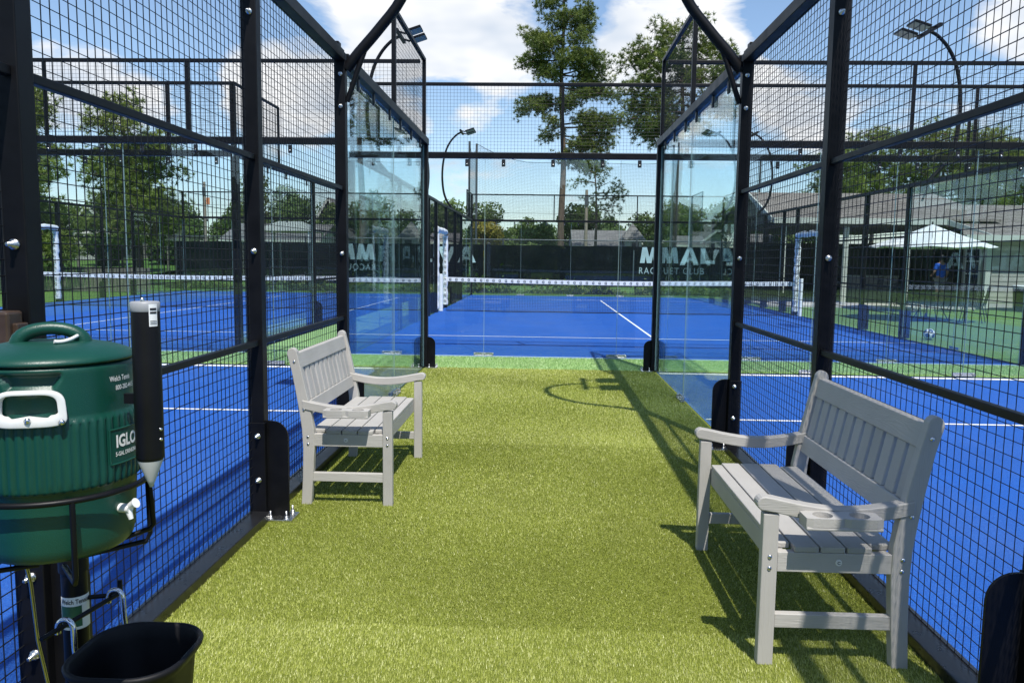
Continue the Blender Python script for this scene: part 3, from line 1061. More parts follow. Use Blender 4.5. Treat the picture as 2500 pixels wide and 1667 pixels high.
# ------------------------------------------------------------------ curved floodlight poles
def light_pole():
    """u (local x) points away from the court the lamp lights"""
    root = local_thing('floodlight_pole', 'tmp', 'light pole')
    ctl = [(.045, 2.90), (.14, 3.02), (.30, 3.20), (.47, 3.42), (.585, 3.72), (.635, 4.08), (.64, 4.45), (.595, 4.85), (.49, 5.22), (.33, 5.50), (.13, 5.70), (-.03, 5.78)]
    pts = []
    for i in range(len(ctl) - 1):
        p0, p1, p2, p3 = ctl[max(i - 1, 0)], ctl[i], ctl[i + 1], ctl[min(i + 2, len(ctl) - 1)]
        for k in range(4):
            t = k / 4
            pts.append(tuple(.5 * (2 * p1[j] + (p2[j] - p0[j]) * t + (2 * p0[j] - 5 * p1[j] + 4 * p2[j] - p3[j]) * t * t + (3 * p1[j] - p0[j] - 3 * p2[j] + p3[j]) * t ** 3) for j in (0, 1)))
    pts.append(ctl[-1])
    n = len(pts)
    MB().tube([(u, 0, z) for u, z in pts], [.042 - .012 * i / n for i in range(n)], 14).build('arc_pole', M['steel'], root)
    MB().tube([(.050, 0, 2.66), (.12, 0, 2.86), (.21, 0, 3.10)], .020, 10).build('strut', M['steel'], root)
    MB().box(-.05, .05, -.05, .05, 2.60, 2.70).build('clamp', M['steel'], root, .004) if False else None
    MB().bar((-.02, -.44, 5.775), (-.02, .44, 5.775), .06, .06).build('cross_bar', M['steel'], root)
    for y in (-.265, .265):
        c = Vector((-.33, y, 5.80))
        ax = Vector((-math.cos(R(18)), 0, math.sin(R(18))))
        upv = Vector((ax.z, 0, -ax.x))
        h = MB().bar(c - ax * .16, c + ax * .16, .36, .042, upv).build('lamp_head', M['steel'], root, .008)
        MB().bar(c - ax * .15 - upv * .025, c + ax * .15 - upv * .025, .32, .006, upv).build('lens', M['led'], h)
        MB().bar((-.045, y, 5.78), c - ax * .17, .05, .03, upv).build('bracket', M['steel'], h)
    return root


lp = light_pole()
POLES = [((-HW, Y3, 0), 0, 'curved floodlight pole rising from the left walkway fence'),
         ((HW, Y3, 0), math.pi, 'curved floodlight pole rising from the right walkway fence'),
         ((CX0, 15.85, 0), math.pi, 'curved twin floodlight above the left near corner of the centre court'),
         ((CX0, 27.6, 0), math.pi, 'small far curved floodlight left of the tall net'),
         ((CX1, 15.45, 0), 0, 'curved twin floodlight at upper right behind the mesh'),
         ((CX1, 27.6, 0), 0, 'small far curved floodlight right of the walkway, before the club roof'),
         ((DX1, 27.6, 0), 0, 'far curved floodlight half hidden behind the left corner post')]
for i, (loc, rz, lab) in enumerate(POLES):
    o = lp if i == 0 else copy_tree(lp)
    o.location, o.rotation_euler = loc, (0, 0, rz)
    tag(o, lab, 'light pole', 'curved floodlight poles')

# ================================================================== benches
def bench(s, cx, cy, label):
    """poly-lumber garden bench; u runs from the back (-) to the front (+), the seat faces s*x"""
    root = thing('park_bench', label, 'bench', (cx, cy, 0), 'grey benches beside the walkway')
    HL = .570

    def X(u):
        return cx + s * u

    def ub(mb, u0, u1, v0, v1, z0, z1):
        return mb.box(X(u0), X(u1), cy + v0, cy + v1, z0, z1)
    # rear legs curve back into the backrest posts
    prof = [(-.245, .002, .030), (-.234, .16, .031), (-.226, .34, .034), (-.230, .46, .036), (-.245, .56, .034), (-.268, .68, .031), (-.294, .81, .029), (-.314, .905, .028)]
    for v in (-HL, HL):
        a = [(u + h, z) for u, z, h in prof]
        b = [(u - h, z) for u, z, h in prof]
        top = [(-.318 + .030 * math.cos(q), .905 + .036 * math.sin(q)) for q in [math.pi * k / 8 for k in range(9)]]
        leg = MB().prism(a[:-1] + top + b[:-1][::-1], lambda p, q, t: (X(p), cy + t, q), v - .021, v + .021).build('rear_leg', M['lumz'], root, .004)
        fl = ub(MB(), .215, .272, v - .021, v + .021, .002, .574).build('front_leg', M['lumz'], root, .004)
        sg = -1 if v < 0 else 1
        for u, z, pr in ((.243, .415, fl), (.243, .372, fl), (-.230, .415, leg), (-.229, .372, leg), (-.252, .575, leg), (-.305, .86, leg)):
            MB().lathe([(0, -.006), (.004, -.0055), (.0075, -.003), (.009, 0), (.009, .003)], 12,
                       (X(u), cy + v + sg * .0212, z), True, 'y').build('bolt', M['chrome'], pr)
        if sg > 0:
            for ch in list(fl.children) + list(leg.children):
                pass
        # arm: a curved board with a rounded nose
        n = 14
        up_, lo_ = [], []
        for k in range(n + 1):
            t = k / n
            u = -.262 + .532 * t
            z = .634 - .040 * math.sin(math.pi * min(1, t * 1.02)) * (1 - .12 * t) + .004 * t
            up_.append((u, z))
            lo_.append((u, z - .052))
        nose = [(.270 + .028 * math.sin(q), .6115 + .0265 * math.cos(q)) for q in [math.pi * k / 8 for k in range(1, 8)]]
        MB().prism(up_ + nose + lo_[::-1], lambda p, q, t: (X(p), cy + t, q), v - .027, v + .027).build('armrest', M['lumx'], root, .005, 3)
        # rails between front and rear legs
        er = ub(MB(), -.196, .2145, v - .017, v + .017, .358, .432).build('end_rail', M['lumx'], root, .003)
        ub(MB(), -.208, .2145, v - .015, v + .015, .145, .198).build('stretcher', M['lumx'], root, .003)
        if v < 0:
            d = MB().lathe([(0, -.003), (.011, -.003), (.012, 0)], 20, (X(-.005), cy + v - .0172, .397), False, 'y').build('badge', M['badge'], er)
            vs, fs = fit_text('C', .011, .011, .03)
            MB().add([(X(-.005) + a - .0055, cy + v - .0205, .397 + b - .0055) for a, b in vs], fs).build('print', M['ink'], d)
    # seat: five long boards
    us = [-.216 + .0945 * k for k in range(5)]
    for k, u in enumerate(us):
        e = HL - .022 if k in (0, 4) else HL + .018
        u1 = u + .0875 if k < 4 else .2145
        ub(MB(), u, u1, -e, e, .4325, .455).build('seat_board', M['lumflat'], root, .004)
    ub(MB(), .185, .2140, -HL + .0215, HL - .0215, .352, .432).build('front_rail', M['lumy'], root, .003)
    ub(MB(), -.190, -.160, -HL + .018, HL - .018, .362, .432).build('back_rail', M['lumy'], root, .003)

    # backrest, leaning with the posts
    def back(u0, z0, u1, z1, th):
        return Vector((X(u0), 0, z0)), Vector((X(u1), 0, z1)), th

    def plank(v0, v1, z0, z1, th, name, mat, off=0.0):
        def uc(z):
            return -.242 - (z - .54) * .205
        poly = [(uc(z0) - th / 2 + off, z0), (uc(z0) + th / 2 + off, z0), (uc(z1) + th / 2 + off, z1), (uc(z1) - th / 2 + off, z1)]
        return MB().prism(poly, lambda p, q, t: (X(p), cy + t, q), v0, v1).build(name, mat, root, .004)
    e = HL - .0215
    plank(-e, e, .815, .905, .034, 'top_back_rail', M['lumy'])
    plank(-e, e, .535, .615, .034, 'lower_back_rail', M['lumy'])
    n = 11
    pitch = (2 * e - .006) / n
    for k in range(n):
        v0 = -e + .003 + pitch * k
        plank(v0 + .013, v0 + pitch - .013, .6155, .8145, .020, 'back_slat', M['lumz'])
    # cup tray on the near arm
    tr = MB()
    nn = 24
    u0, u1, v0, v1, z0, z1 = -.115, .150, -HL - .118, -HL - .0275, .548, .592
    cen = [((u0 + .068), (v0 + v1) / 2), ((u1 - .068), (v0 + v1) / 2)]
    rad = .0345
    um = (u0 + u1) / 2
    tray = ub(MB(), u0, u1, v0, v1, z0, z0 + .012).build('cup_tray', M['lumflat'], root, .004)
    for (cu, cv), (a0, a1) in zip(cen, ((u0, um), (um, u1))):
        # block with a round well: ring between the circle and the square outline
        v, f = [], []
        for k in range(nn):
            q = 2 * math.pi * k / nn
            c_, s_ = math.cos(q), math.sin(q)
            sx = (a1 - cu) / c_ if c_ > 1e-6 else ((a0 - cu) / c_ if c_ < -1e-6 else 1e9)
            sy = (v1 - cv) / s_ if s_ > 1e-6 else ((v0 - cv) / s_ if s_ < -1e-6 else 1e9)
            m = min(sx, sy)
            po = (X(cu + c_ * m), cy + cv + s_ * m)
            pi = (X(cu + c_ * rad), cy + cv + s_ * rad)
            v += [(*po, z0 + .0121), (*po, z1), (*pi, z1), (*pi, z0 + .0121)]
        for k in range(nn):
            j = (k + 1) % nn
            for q in range(3):
                f.append((4 * k + q, 4 * j + q, 4 * j + q + 1, 4 * k + q + 1))
        MB().add(v, f).build('cup_well', M['lumflat'], tray)
    return root


bench(1, -1.112, 5.12, 'sunlit grey slatted bench with cup tray against the left fence')
bench(-1, 1.112, 3.385, 'large grey slatted bench with cup tray in the right foreground, partly shaded')

# ================================================================== drinking water station
CXW, CYW = -.965, 1.55


def on_cyl(r, th, z, c=(CXW, CYW)):
    return (c[0] + r * math.cos(th), c[1] + r * math.sin(th), z)


def wrap(vs, r, th0, z0, c=(CXW, CYW)):
    return [on_cyl(r, th0 + a / r, z0 + b, c) for a, b in vs]


cooler = thing('water_cooler', 'dark green round drinks cooler with white handle, strapped in a black ring', 'water cooler', (CXW, CYW, .85))
TH = R(-72)                                     # side on which the white handle sits
n = 244
rows = [(.0, .853), (.115, .853), (.134, .856), (.143, .866), (.148, .885), (.151, .93), (.154, .99), (.155, 1.004)]
rows += [(.1625, 1.008), (.165, 1.014), (.166, 1.03), (.166, 1.13), (.165, 1.146), (.1625, 1.152)]
rows += [(.158, 1.157)] + [(.1575, 1.157 + .006 * k) for k in range(1, 17)] + [(.1565, 1.258), (.153, 1.262), (.146, 1.263)]
v, f = [], []
for r, z in rows:
    rib = 1.010 < z < 1.150
    for k in range(n):
        th = 2 * math.pi * k / n
        q = r
        if rib:
            inside_logo = -.34 < th - 2 * math.pi * (th > math.pi) < .62 and 1.045 < z < 1.125
            q -= .0055 if k % 4 == 0 else 0
        if 1.16 < z < 1.258:                     # grip recess above the handle
            d = abs((th - TH + math.pi) % (2 * math.pi) - math.pi) * r
            if z > 1.222 and z < 1.249 and d < .042 + (z - 1.224) * .6:
                q -= .015
            elif 1.165 < z <= 1.206 and d < .05:
                q -= .006 * max(0, 1 - d / .05)
        v.append(on_cyl(q, th, z))
for i in range(len(rows) - 1):
    for k in range(n):
        f.append((i * n + k, i * n + (k + 1) % n, (i + 1) * n + (k + 1) % n, (i + 1) * n + k))
body = MB().add(v, f, True).build('tank', M['green_pl'], cooler)
lid = MB().lathe([(.0, 1.300), (.05, 1.3005), (.09, 1.298), (.125, 1.290), (.146, 1.282), (.156, 1.276), (.1595, 1.270), (.1595, 1.266), (.155, 1.2645), (.10, 1.264)], 64, (CXW, CYW, 0)).build('lid', M['green_pl'], cooler)
ha = TH + math.pi / 2 + .1
hp = []
for k in range(17):
    q = math.pi * k / 16
    hp.append((CXW - .005 + math.cos(ha) * .062 * math.cos(q), CYW + .01 + math.sin(ha) * .062 * math.cos(q), 1.288 + .040 * math.sin(q) ** .8))
MB().tube(hp, [.017 - .003 * math.sin(math.pi * k / 16) for k in range(17)], 14).build('lid_handle', M['green_pl'], lid)
cord = [(CXW + .03 + .02 * math.cos(q), CYW - .005 + .045 * math.sin(q), 1.308 + .004 * math.sin(2 * q)) for q in [-1.2 + 2.4 * k / 12 for k in range(13)]]
MB().tube(cord, .004, 8).build('lid_cord', M['white_pl'], lid)


def loopring(th0, zc, r):
    no, v, f = 40, [], []
    for k in range(no):
        q = 2 * math.pi * k / no
        c_, s_ = math.cos(q), math.sin(q)
        p = .45
        ox = .060 * math.copysign(abs(c_) ** p, c_) * (1 - .12 * s_)
        oz = .037 * math.copysign(abs(s_) ** p, s_)
        ix = .0455 * math.copysign(abs(c_) ** p, c_) * (1 - .10 * s_)
        iz = (.0265 if s_ > 0 else .018 + .006 * (abs(c_) < .35)) * math.copysign(abs(s_) ** p, s_) + .002
        if s_ < 0:
            iz += .008 * (1 - min(1, abs(ix) / .04))
        for a, b, dr in ((ox, oz, .004), (ox * .98, oz * .98, .020), (ix, iz, .020), (ix * 1.02, iz, .004)):
            v.append(on_cyl(r + dr, th0 + a / r, zc + b))
    for k in range(no):
        j = (k + 1) % no
        for q in range(4):
            f.append((4 * k + q, 4 * j + q, 4 * j + (q + 1) % 4, 4 * k + (q + 1) % 4))
    return MB().add(v, f, True)


hd = loopring(TH, 1.184, .1575).build('carry_handle', M['white_pl'], cooler, .002)
for a, b in ((-.050, -.028), (.050, -.028), (0, -.021)):
    p = on_cyl(.1785, TH + a / .1575, 1.184 + b)
    MB().lathe([(0, -.004), (.005, -.003), (.006, 0), (.006, .003)], 12, p, True, 'y').build('rivet', M['chrome'], hd)
# raised frame and lettering towards the tap
lt = R(-13)
fr = MB()
for z in (1.048, 1.122):
    pts = [on_cyl(.1665, lt - .16 + .9 * k / 12, z) for k in range(13)]
    fr.tube(pts, .0022, 6)
fr.tube([on_cyl(.1665, lt - .16, z) for z in (1.048, 1.085, 1.122)], .0022, 6)
fr.build('logo_frame', M['green_pl'], cooler)
pl = [on_cyl(.1668, lt - .16 + .9 * k / 12, z) for z in (1.049, 1.121) for k in range(13)]
MB().add(pl, [(k, k + 1, 14 + k, 13 + k) for k in range(12)], True).build('logo_panel', M['green_pl'], cooler)
vs, fs = fit_text('IGLOO', .085, .028, .035)
MB().add(wrap(vs, .1676, lt - .075, 1.082), fs).build('lettering', M['print'], cooler)
vs, fs = fit_text('5-GAL DRINKING WATER', .10, .0095, .02)
MB().add(wrap(vs, .1676, lt - .09, 1.064), fs).build('lettering', M['print'], cooler)
vs, fs = fit_text('Welch Tennis', .064, .0115, .012)
MB().add(wrap(vs, .1583, R(-18), 1.222), fs).build('lettering', M['print'], cooler)
vs, fs = fit_text('800-282-4415', .064, .0105, .012)
MB().add(wrap(vs, .1583, R(-12.5), 1.203), fs).build('lettering', M['print'], cooler)
tt = R(-10)
tap = MB().tube([on_cyl(.145, tt, .945), on_cyl(.176, tt, .945)], .010, 12).build('tap', M['white_pl'], cooler)
MB().tube([on_cyl(.170, tt, .948), on_cyl(.186, tt, .957), on_cyl(.190, tt, .959)], [.006, .009, .011], 12).build('tap_button', M['white_pl'], tap)
MB().tube([on_cyl(.170, tt, .945), on_cyl(.177, tt, .922)], [.008, .005], 10).build('tap_spout', M['white_pl'], tap)

cooler.scale = (.965, .965, .94)
cooler.location.z = .875

stand = thing('cooler_stand', 'black pole stand with rod ring that carries the green cooler', 'stand', (-1.22, 2.0, 0))
MB().tube([(-1.22, 2.0, .004), (-1.22, 2.0, .84)], .032, 18).build('pole', M['steel'], stand)
MB().tube([(-1.22, 2.0, .63), (-1.22, 2.0, .842)], .037, 18).build('pole_sleeve', M['steel'], stand)
MB().tube([on_cyl(.172, 2 * math.pi * k / 48, 1.010) for k in range(48)], .0062, 8, closed=True).build('ring', M['steel'], stand)
for th in (R(-50), R(-140), R(40), R(125)):
    MB().tube([on_cyl(.172, th, 1.010), on_cyl(.174, th, .862), on_cyl(.165, th, .846), on_cyl(.04, th, .840)], .0055, 8).build('rod', M['steel'], stand)
MB().tube([on_cyl(.172, R(20), 1.010), on_cyl(.178, R(22), .90), on_cyl(.170, R(24), .888), on_cyl(.11, R(10), .878)], .0055, 8).build('rod', M['steel'], stand)
MB().tube([on_cyl(.04, R(120), .840), (-1.10, 1.80, .835), (-1.20, 1.97, .80)], .012, 8).build('arm', M['steel'], stand)
MB().box(-1.27, -1.22, 2.0, 2.30, .74, .78).build('mounting_bar', M['steel'], stand, .003)
st = MB().add([(-1.22 + .0335 * math.cos(t), 2.0 + .0335 * math.sin(t), z) for z in (.475, .565) for t in [R(-135 + 160 * k / 12) for k in range(13)]],
              [(k, k + 1, 14 + k, 13 + k) for k in range(12)], True).build('sticker', M['print'], stand)
MB().add([(-1.22 + .0339 * math.cos(t), 2.0 + .0339 * math.sin(t), z) for z in (.483, .540) for t in [R(-128 + 96 * k / 12) for k in range(13)]],
         [(k, k + 1, 14 + k, 13 + k) for k in range(12)], True).build('sticker_picture', M['sticker'], st)
vs, fs = fit_text('Welch Tennis', .075, .013, .015)
MB().add(wrap(vs, .0340, R(-125), .546, (-1.22, 2.0)), fs).build('lettering', M['ink'], st)
MB().tube([(-1.21, 2.0, .55), (-1.12, 2.03, .55), (-1.12, 2.045, .555), (-1.12, 2.045, .585)], .0065, 8).build('hook_bar', M['steel'], stand)
MB().tube([(-1.165, 1.77, .55), (-1.12, 2.03, .55)], .0065, 8).build('hook_bar', M['steel'], stand)

TX, TY, TR = -.742, 1.50, .0262
tubeo = thing('cup_dispenser', 'tall black paper cup dispenser tube beside the green cooler', 'cup dispenser', (TX, TY, 1.01))
MB().lathe([(.0, 1.070), (.021, 1.070), (.024, 1.073), (TR, 1.080), (TR, 1.368)], 40, (TX, TY, 0)).build('tube', M['black_pl'], tubeo)
cap = MB().lathe([(TR, 1.366), (TR + .0008, 1.368), (TR + .0008, 1.383), (TR - .001, 1.385), (.0, 1.3865)], 40, (TX, TY, 0)).build('cap', M['grey_cap'], tubeo)
MB().lathe([(.0, .008), (.0025, .007), (.004, .003), (.004, 0)], 10, (TX, TY - .01, 1.3855)).build('cap_knob', M['bolt'], cap)
MB().lathe([(.0238, 1.078), (.0232, 1.070), (.008, 1.030), (.003, 1.017), (.0, 1.016)], 32, (TX, TY, 0)).build('paper_cup', M['paper'], tubeo)


def on_tube(t, z, d=.0011):
    return (TX + (TR + d) * math.cos(t), TY + (TR + d) * math.sin(t), z)


lb = MB().add([on_tube(R(-50 + 36 * k / 6), z) for z in (1.338, 1.381) for k in range(7)], [(k, k + 1, 8 + k, 7 + k) for k in range(6)], True).build('label', M['print'], tubeo)
bars = MB()
for i, (z, hh) in enumerate(((1.3690, .0045), (1.3625, .004), (1.3480, .001), (1.3450, .001), (1.3420, .001))):
    bars.add([on_tube(R(-46 + 28 * k / 4), q, .0016) for q in (z, z + hh) for k in range(5)], [(k, k + 1, 6 + k, 5 + k) for k in range(4)], True)
bars.build('label_print', M['ink'], lb, kind='stuff')
for z in (1.115, 1.135):
    MB().lathe([(0, .004), (.0025, .003), (.0035, 0)], 8, on_tube(R(-14), z, 0), True, 'x').build('rivet', M['chrome'], tubeo)
MB().box(-.800, TX - .022, TY + .016, TY + .026, 1.18, 1.20).build('bracket', M['steel'], tubeo)

# ------------------------------------------------------------------ hanging waste basket
bin_ = thing('waste_basket', 'black plastic waste basket hung on two chrome hooks below the cooler', 'waste basket', (-.94, 1.80, .12))


def rrect(hx, hy, r, n=8):
    o = []
    for cx, cy, a0 in ((hx - r, hy - r, 0), (-hx + r, hy - r, 90), (-hx + r, -hy + r, 180), (hx - r, -hy + r, 270)):
        for k in range(n + 1):
            a = R(a0 + 90 * k / n)
            o.append((cx + r * math.cos(a), cy + r * math.sin(a)))
    return o


lay = [(a - .018, b - .062, r_ + .02, z) for a, b, r_, z in [(.115, .155, .05, .125), (.140, .190, .065, .46), (.150, .200, .075, .475), (.158, .208, .08, .488), (.160, .210, .08, .497), (.157, .207, .08, .503), (.151, .201, .075, .503), (.146, .196, .07, .495), (.140, .188, .065, .46), (.110, .150, .05, .135)]]
v, f = [], []
for hx, hy, r_, z in lay:
    for a, b in rrect(hx, hy, r_):
        c_, s_ = 1.0, 0.0
        v.append((-.966 + a * c_ - b * s_, 1.83 + a * s_ + b * c_, z))
m = len(rrect(1, 1, .1))
for i in range(len(lay) - 1):
    for k in range(m):
        f.append((i * m + k, i * m + (k + 1) % m, (i + 1) * m + (k + 1) % m, (i + 1) * m + k))
f += [tuple(range(m))[::-1], tuple(range((len(lay) - 1) * m, len(lay) * m))]
MB().add(v, f, True).build('bucket', M['black_pl'], bin_)
for x, y in ((-1.150, 1.83), (-1.122, 2.01)):
    arc = [(x - .012, y, .535)] + [(x + .008 - .020 * math.cos(math.pi * k / 8), y, .548 + .024 * math.sin(math.pi * k / 8)) for k in range(9)] + [(x + .032, y - .005, .50), (x + .045, y - .01, .40), (x + .050, y - .01, .32)]
    MB().tube(arc, .0072, 10).build('hook', M['chrome'], bin_)

box = thing('outlet_box', 'brown weatherproof electrical outlet cover on the near left post', 'outlet box', (-1.585, 2.25, 1.2))
MB().box(-1.68, -1.515, 2.215, 2.286, 1.195, 1.305).build('cover', M['brown'], box, .008)
MB().box(-1.60, -1.50, 2.235, 2.286, 1.185, 1.270).build('back_box', M['brown'], box, .004)
MB().tube([(-1.66, 2.215, 1.318), (-1.545, 2.215, 1.318)], .009, 10).build('hinge', M['brown'], box)

cb = MB().tube([(-1.005, 1.44, 1.005), (-1.014, 1.45, .982), (-1.054, 1.55, .888), (-1.136, 1.70, .724), (-1.194, 1.80, .534), (-1.205, 1.85, .379)], .0042, 8).build('steel_cable', M['brass_wire'])
tag(cb, 'thin steel cable dangling from the cooler ring at the left edge', 'cable')

ball = bpy.data.meshes.new('ball')
import bmesh
bm = bmesh.new()
bmesh.ops.create_icosphere(bm, subdivisions=4, radius=.108)
ph = (1 + 5 ** .5) / 2
ico = [Vector(q).normalized() for q in [(0, s1, s2 * ph) for s1 in (1, -1) for s2 in (1, -1)] + [(s1, s2 * ph, 0) for s1 in (1, -1) for s2 in (1, -1)] + [(s2 * ph, 0, s1) for s1 in (1, -1) for s2 in (1, -1)]]
for fa in bm.faces:
    c = fa.calc_center_median().normalized()
    dd = max(c.dot(q) for q in ico)
    fa.material_index = 1 if dd > .915 else 0
    fa.smooth = True
bm.to_mesh(ball)
bm.free()
ball.materials.append(M['ball_w'])
ball.materials.append(M['ball_b'])
bo = link('soccer_ball', ball)
bo.location = (7.66, 15.75, .103)
bo.rotation_euler = (.5, .3, 1.1)
tag(bo, 'white and dark blue soccer ball on the green turf behind the right court', 'ball')

# ================================================================== windscreen fence behind the far courts
FY = 34.5
fence = thing('chain_link_fence', 'chain link fence hung with dark green windscreen lettered in pale blue', 'fence', (0, FY, 0))
x = -16.2
posts = []
while x < 9.9:
    posts.append(x)
    x += 2.9
for x in posts:
    MB().tube([(x, FY + .06, 0), (x, FY + .06, 2.36)], .038, 8).build('post', M['galv'], fence)
MB().tube([(-16.2, FY + .06, 2.30), (9.9, FY + .06, 2.30)], .025, 8).build('top_rail', M['galv'], fence)
mb = MB()                                   # the strip of open chain link above the screen
d = .06
k = 0
x = -16.2
while x < 9.9:
    mb.wire((x, FY + .03, 2.02), (x + .28, FY + .03, 2.30), .0022)
    mb.wire((x + .28, FY + .035, 2.02), (x, FY + .035, 2.30), .0022)
    x += d
mb.build('chain_link', M['galv'], fence, kind='stuff')
for a, b in ((-16.15, -9.0), (-8.96, -2.55), (-2.5, 3.95), (4.0, 9.85)):
    v, f = [], []
    nx = int((b - a) / .25)
    nz = 8
    for sd in (0, .006):
        for i in range(nx + 1):
            for j in range(nz + 1):
                x = a + (b - a) * i / nx
                z = .30 + (2.08 - .30) * j / nz - .02 * abs(math.sin(x * 1.1)) * (j == nz)
                v.append((x, FY - .012 + .012 * math.sin(x * 2.2 + j * .5) * math.sin(j * .7) + sd, z))
    w_ = (nx + 1) * (nz + 1)
    for i in range(nx):
        for j in range(nz):
            q = i * (nz + 1) + j
            f.append((q, q + nz + 1, q + nz + 2, q + 1))
            f.append((w_ + q + 1, w_ + q + nz + 2, w_ + q + nz + 1, w_ + q))
    MB().add(v, f, True).build('windscreen', M['screen'], fence)


def stroke_word(word, x0, z0, w, h, gap):
    """wide slanted capitals made of straight strokes, as printed on the screen"""
    out = []
    t = w * .27
    x = x0
    for ch in word:
        if ch == 'M':
            polys = [[(0, 0), (t, 0), (t * 1.15, h * .55), (w / 2, 0 + h * .0), (w / 2, h * .42), (t * .95, h), (.35 * t, h)]]
            polys = [[(0, 0), (t * .95, 0), (t * 1.35, h), (t * .45, h)], [(t * .75, h), (t * 1.35, h), (w * .5 + t * .30, 0), (w * .5 - t * .45, 0)],
                     [(w - t * .75, h), (w - t * 1.35, h), (w * .5 - t * .30, 0), (w * .5 + t * .45, 0)], [(w, 0), (w - t * .95, 0), (w - t * 1.35, h), (w - t * .45, h)]]
        elif ch == 'A':
            polys = [[(0, 0), (t, 0), (w * .5 + t * .3, h), (w * .5 - t * .5, h)], [(w, 0), (w - t, 0), (w * .5 - t * .3, h), (w * .5 + t * .5, h)], [(w * .28, h * .18), (w * .75, h * .18), (w * .70, h * .36), (w * .34, h * .36)]]
        elif ch == 'L':
            polys = [[(t * .1, 0), (t, 0), (t, h), (t * .1, h)], [(t * .9, 0), (w * .80, 0), (w * .80, h * .20), (t * .9, h * .20)]]
        elif ch == 'V':
            polys = [[(0, h), (t, h), (w * .5 + t * .4, 0), (w * .5 - t * .5, 0)], [(w, h), (w - t, h), (w * .5 - t * .4, 0), (w * .5 + t * .5, 0)]]
        out.append([[(x + a, z0 + b) for a, b in p] for p in polys])
        x += w + gap
    return out


def letters(word, x0, z0, w, h, gap):
    for g_ in stroke_word(word, x0, z0, w, h, gap):
        mb = MB()
        for i, p in enumerate(g_):
            mb.prism(p, lambda a, b, t: (a, FY - .040 - t - .0006 * i, b), 0, .002)
        mb.build('letter', M['letter'], fence)


letters('MMALVA', 4.24, 1.36, .80, .68, .06)
letters('MMALVA', -8.05, 1.29, .80, .68, .075)
for x0 in (4.22, -8.07):
    vs, fs = fit_text('RACQUET CLUB', 2.78, .33, -.004, 1.25)
    z0 = .845 if x0 > 0 else .80
    MB().add([(x0 + a, FY - .042, z0 + b) for a, b in vs], fs).build('lettering', M['letter'], fence)
vs, fs = fit_text('3', .06, .17, .01)
MB().add([(-HW + .0, YE - .052, 1.95)] * 0 + [(-HW - .045 + a, YE - .0535, 1.93 + b) for a, b in vs], fs) if False else None
dg_ = MB().add([(-HW - .10 + .0 + a * .6, YE + .022, 1.86 + b) for a, b in vs], fs).build('court_number', M['print'])
tag(dg_, 'small white number three stuck on the left corner glass', 'sign')

# tall practice net beyond the fence
cage = thing('practice_net', 'tall fine meshed practice net hung between dark poles behind the windscreen', 'net', (1, 40, 0))


def cage_top(x):
    t = (x + 3.34) / 14.0
    return 6.32 + .85 * max(0, 1 - t * 5) ** 2 - .10 * math.sin(math.pi * min(1, t)) + .06 * math.sin(x * 2.4) * .3


for x, y, h in ((-3.34, 40, 7.15), (-3.85, 41.6, 7.5), (10.7, 40, 6.6)):
    MB().tube([(x, y, 0), (x, y, h)], .055, 8).build('pole', M['galv'], cage)
mb = MB()
k = int(14.0 / .075)
for i in range(k + 1):
    x = -3.34 + 14.0 * i / k
    mb.wire((x, 40, 2.2), (x, 40, cage_top(x)), .0030)
for j in range(58):
    q = j / 57
    for i in range(14):
        xa, xb = -3.34 + i, -3.34 + i + 1
        mb.wire((xa, 40.01, 2.2 + (cage_top(xa) - 2.2) * q), (xb, 40.01, 2.2 + (cage_top(xb) - 2.2) * q), .0030)
mb.build('netting', M['net'], cage, kind='stuff')
mb = MB()
for i in range(22):
    q = i / 21
    mb.wire((-3.34 - .51 * q, 40 + 1.6 * q, 2.2), (-3.34 - .51 * q, 40 + 1.6 * q, 7.1 + .35 * q - .5 * math.sin(math.pi * q)), .0040)
for j in range(60):
    z = 2.2 + 4.6 * j / 59
    mb.wire((-3.34, 40, z), (-3.85, 41.6, z), .0040)
mb.build('netting', M['net'], cage, kind='stuff')
MB().tube([(-3.34 + 14.0 * i / 28, 40, cage_top(-3.34 + 14.0 * i / 28)) for i in range(29)], .012, 6).build('head_rope', M['net'], cage)


# ================================================================== trees
def needle_cloud(rg, centres, radii, per, nn, ln, wd, flat=.82):
    """clumps of needle pom-poms; returns triangles and a colour pick per triangle"""
    P, D, B = [], [], []
    for c, r in zip(centres, radii):
        m = max(4, int(per * r * r))
        d = rg.normal(size=(m, 3))
        d /= np.linalg.norm(d, axis=1)[:, None]
        rad = r * rg.uniform(.15, 1.0, m) ** .55
        P.append(np.asarray(c) + d * rad[:, None] * np.array([1, 1, flat]))
        D.append(d)
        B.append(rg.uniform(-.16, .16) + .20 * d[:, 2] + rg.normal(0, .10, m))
    P, D, B = np.concatenate(P), np.concatenate(D), np.concatenate(B)
    m = len(P)
    V, K = [], []
    for q in range(nn):
        e = rg.normal(size=(m, 3))
        e /= np.linalg.norm(e, axis=1)[:, None]
        e = e + D * .35 + np.array([0, 0, .45])
        e /= np.linalg.norm(e, axis=1)[:, None]
        s = np.cross(e, rg.normal(size=(m, 3)))
        s /= np.linalg.norm(s, axis=1)[:, None] + 1e-9
        L = ln * rg.uniform(.65, 1.15, m)[:, None]
        t = np.empty((m, 3, 3))
        t[:, 0] = P - s * wd / 2
        t[:, 1] = P + s * wd / 2
        t[:, 2] = P + e * L
        V.append(t.reshape(-1, 3))
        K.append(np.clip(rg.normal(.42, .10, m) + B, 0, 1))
    return np.concatenate(V), np.concatenate(K)


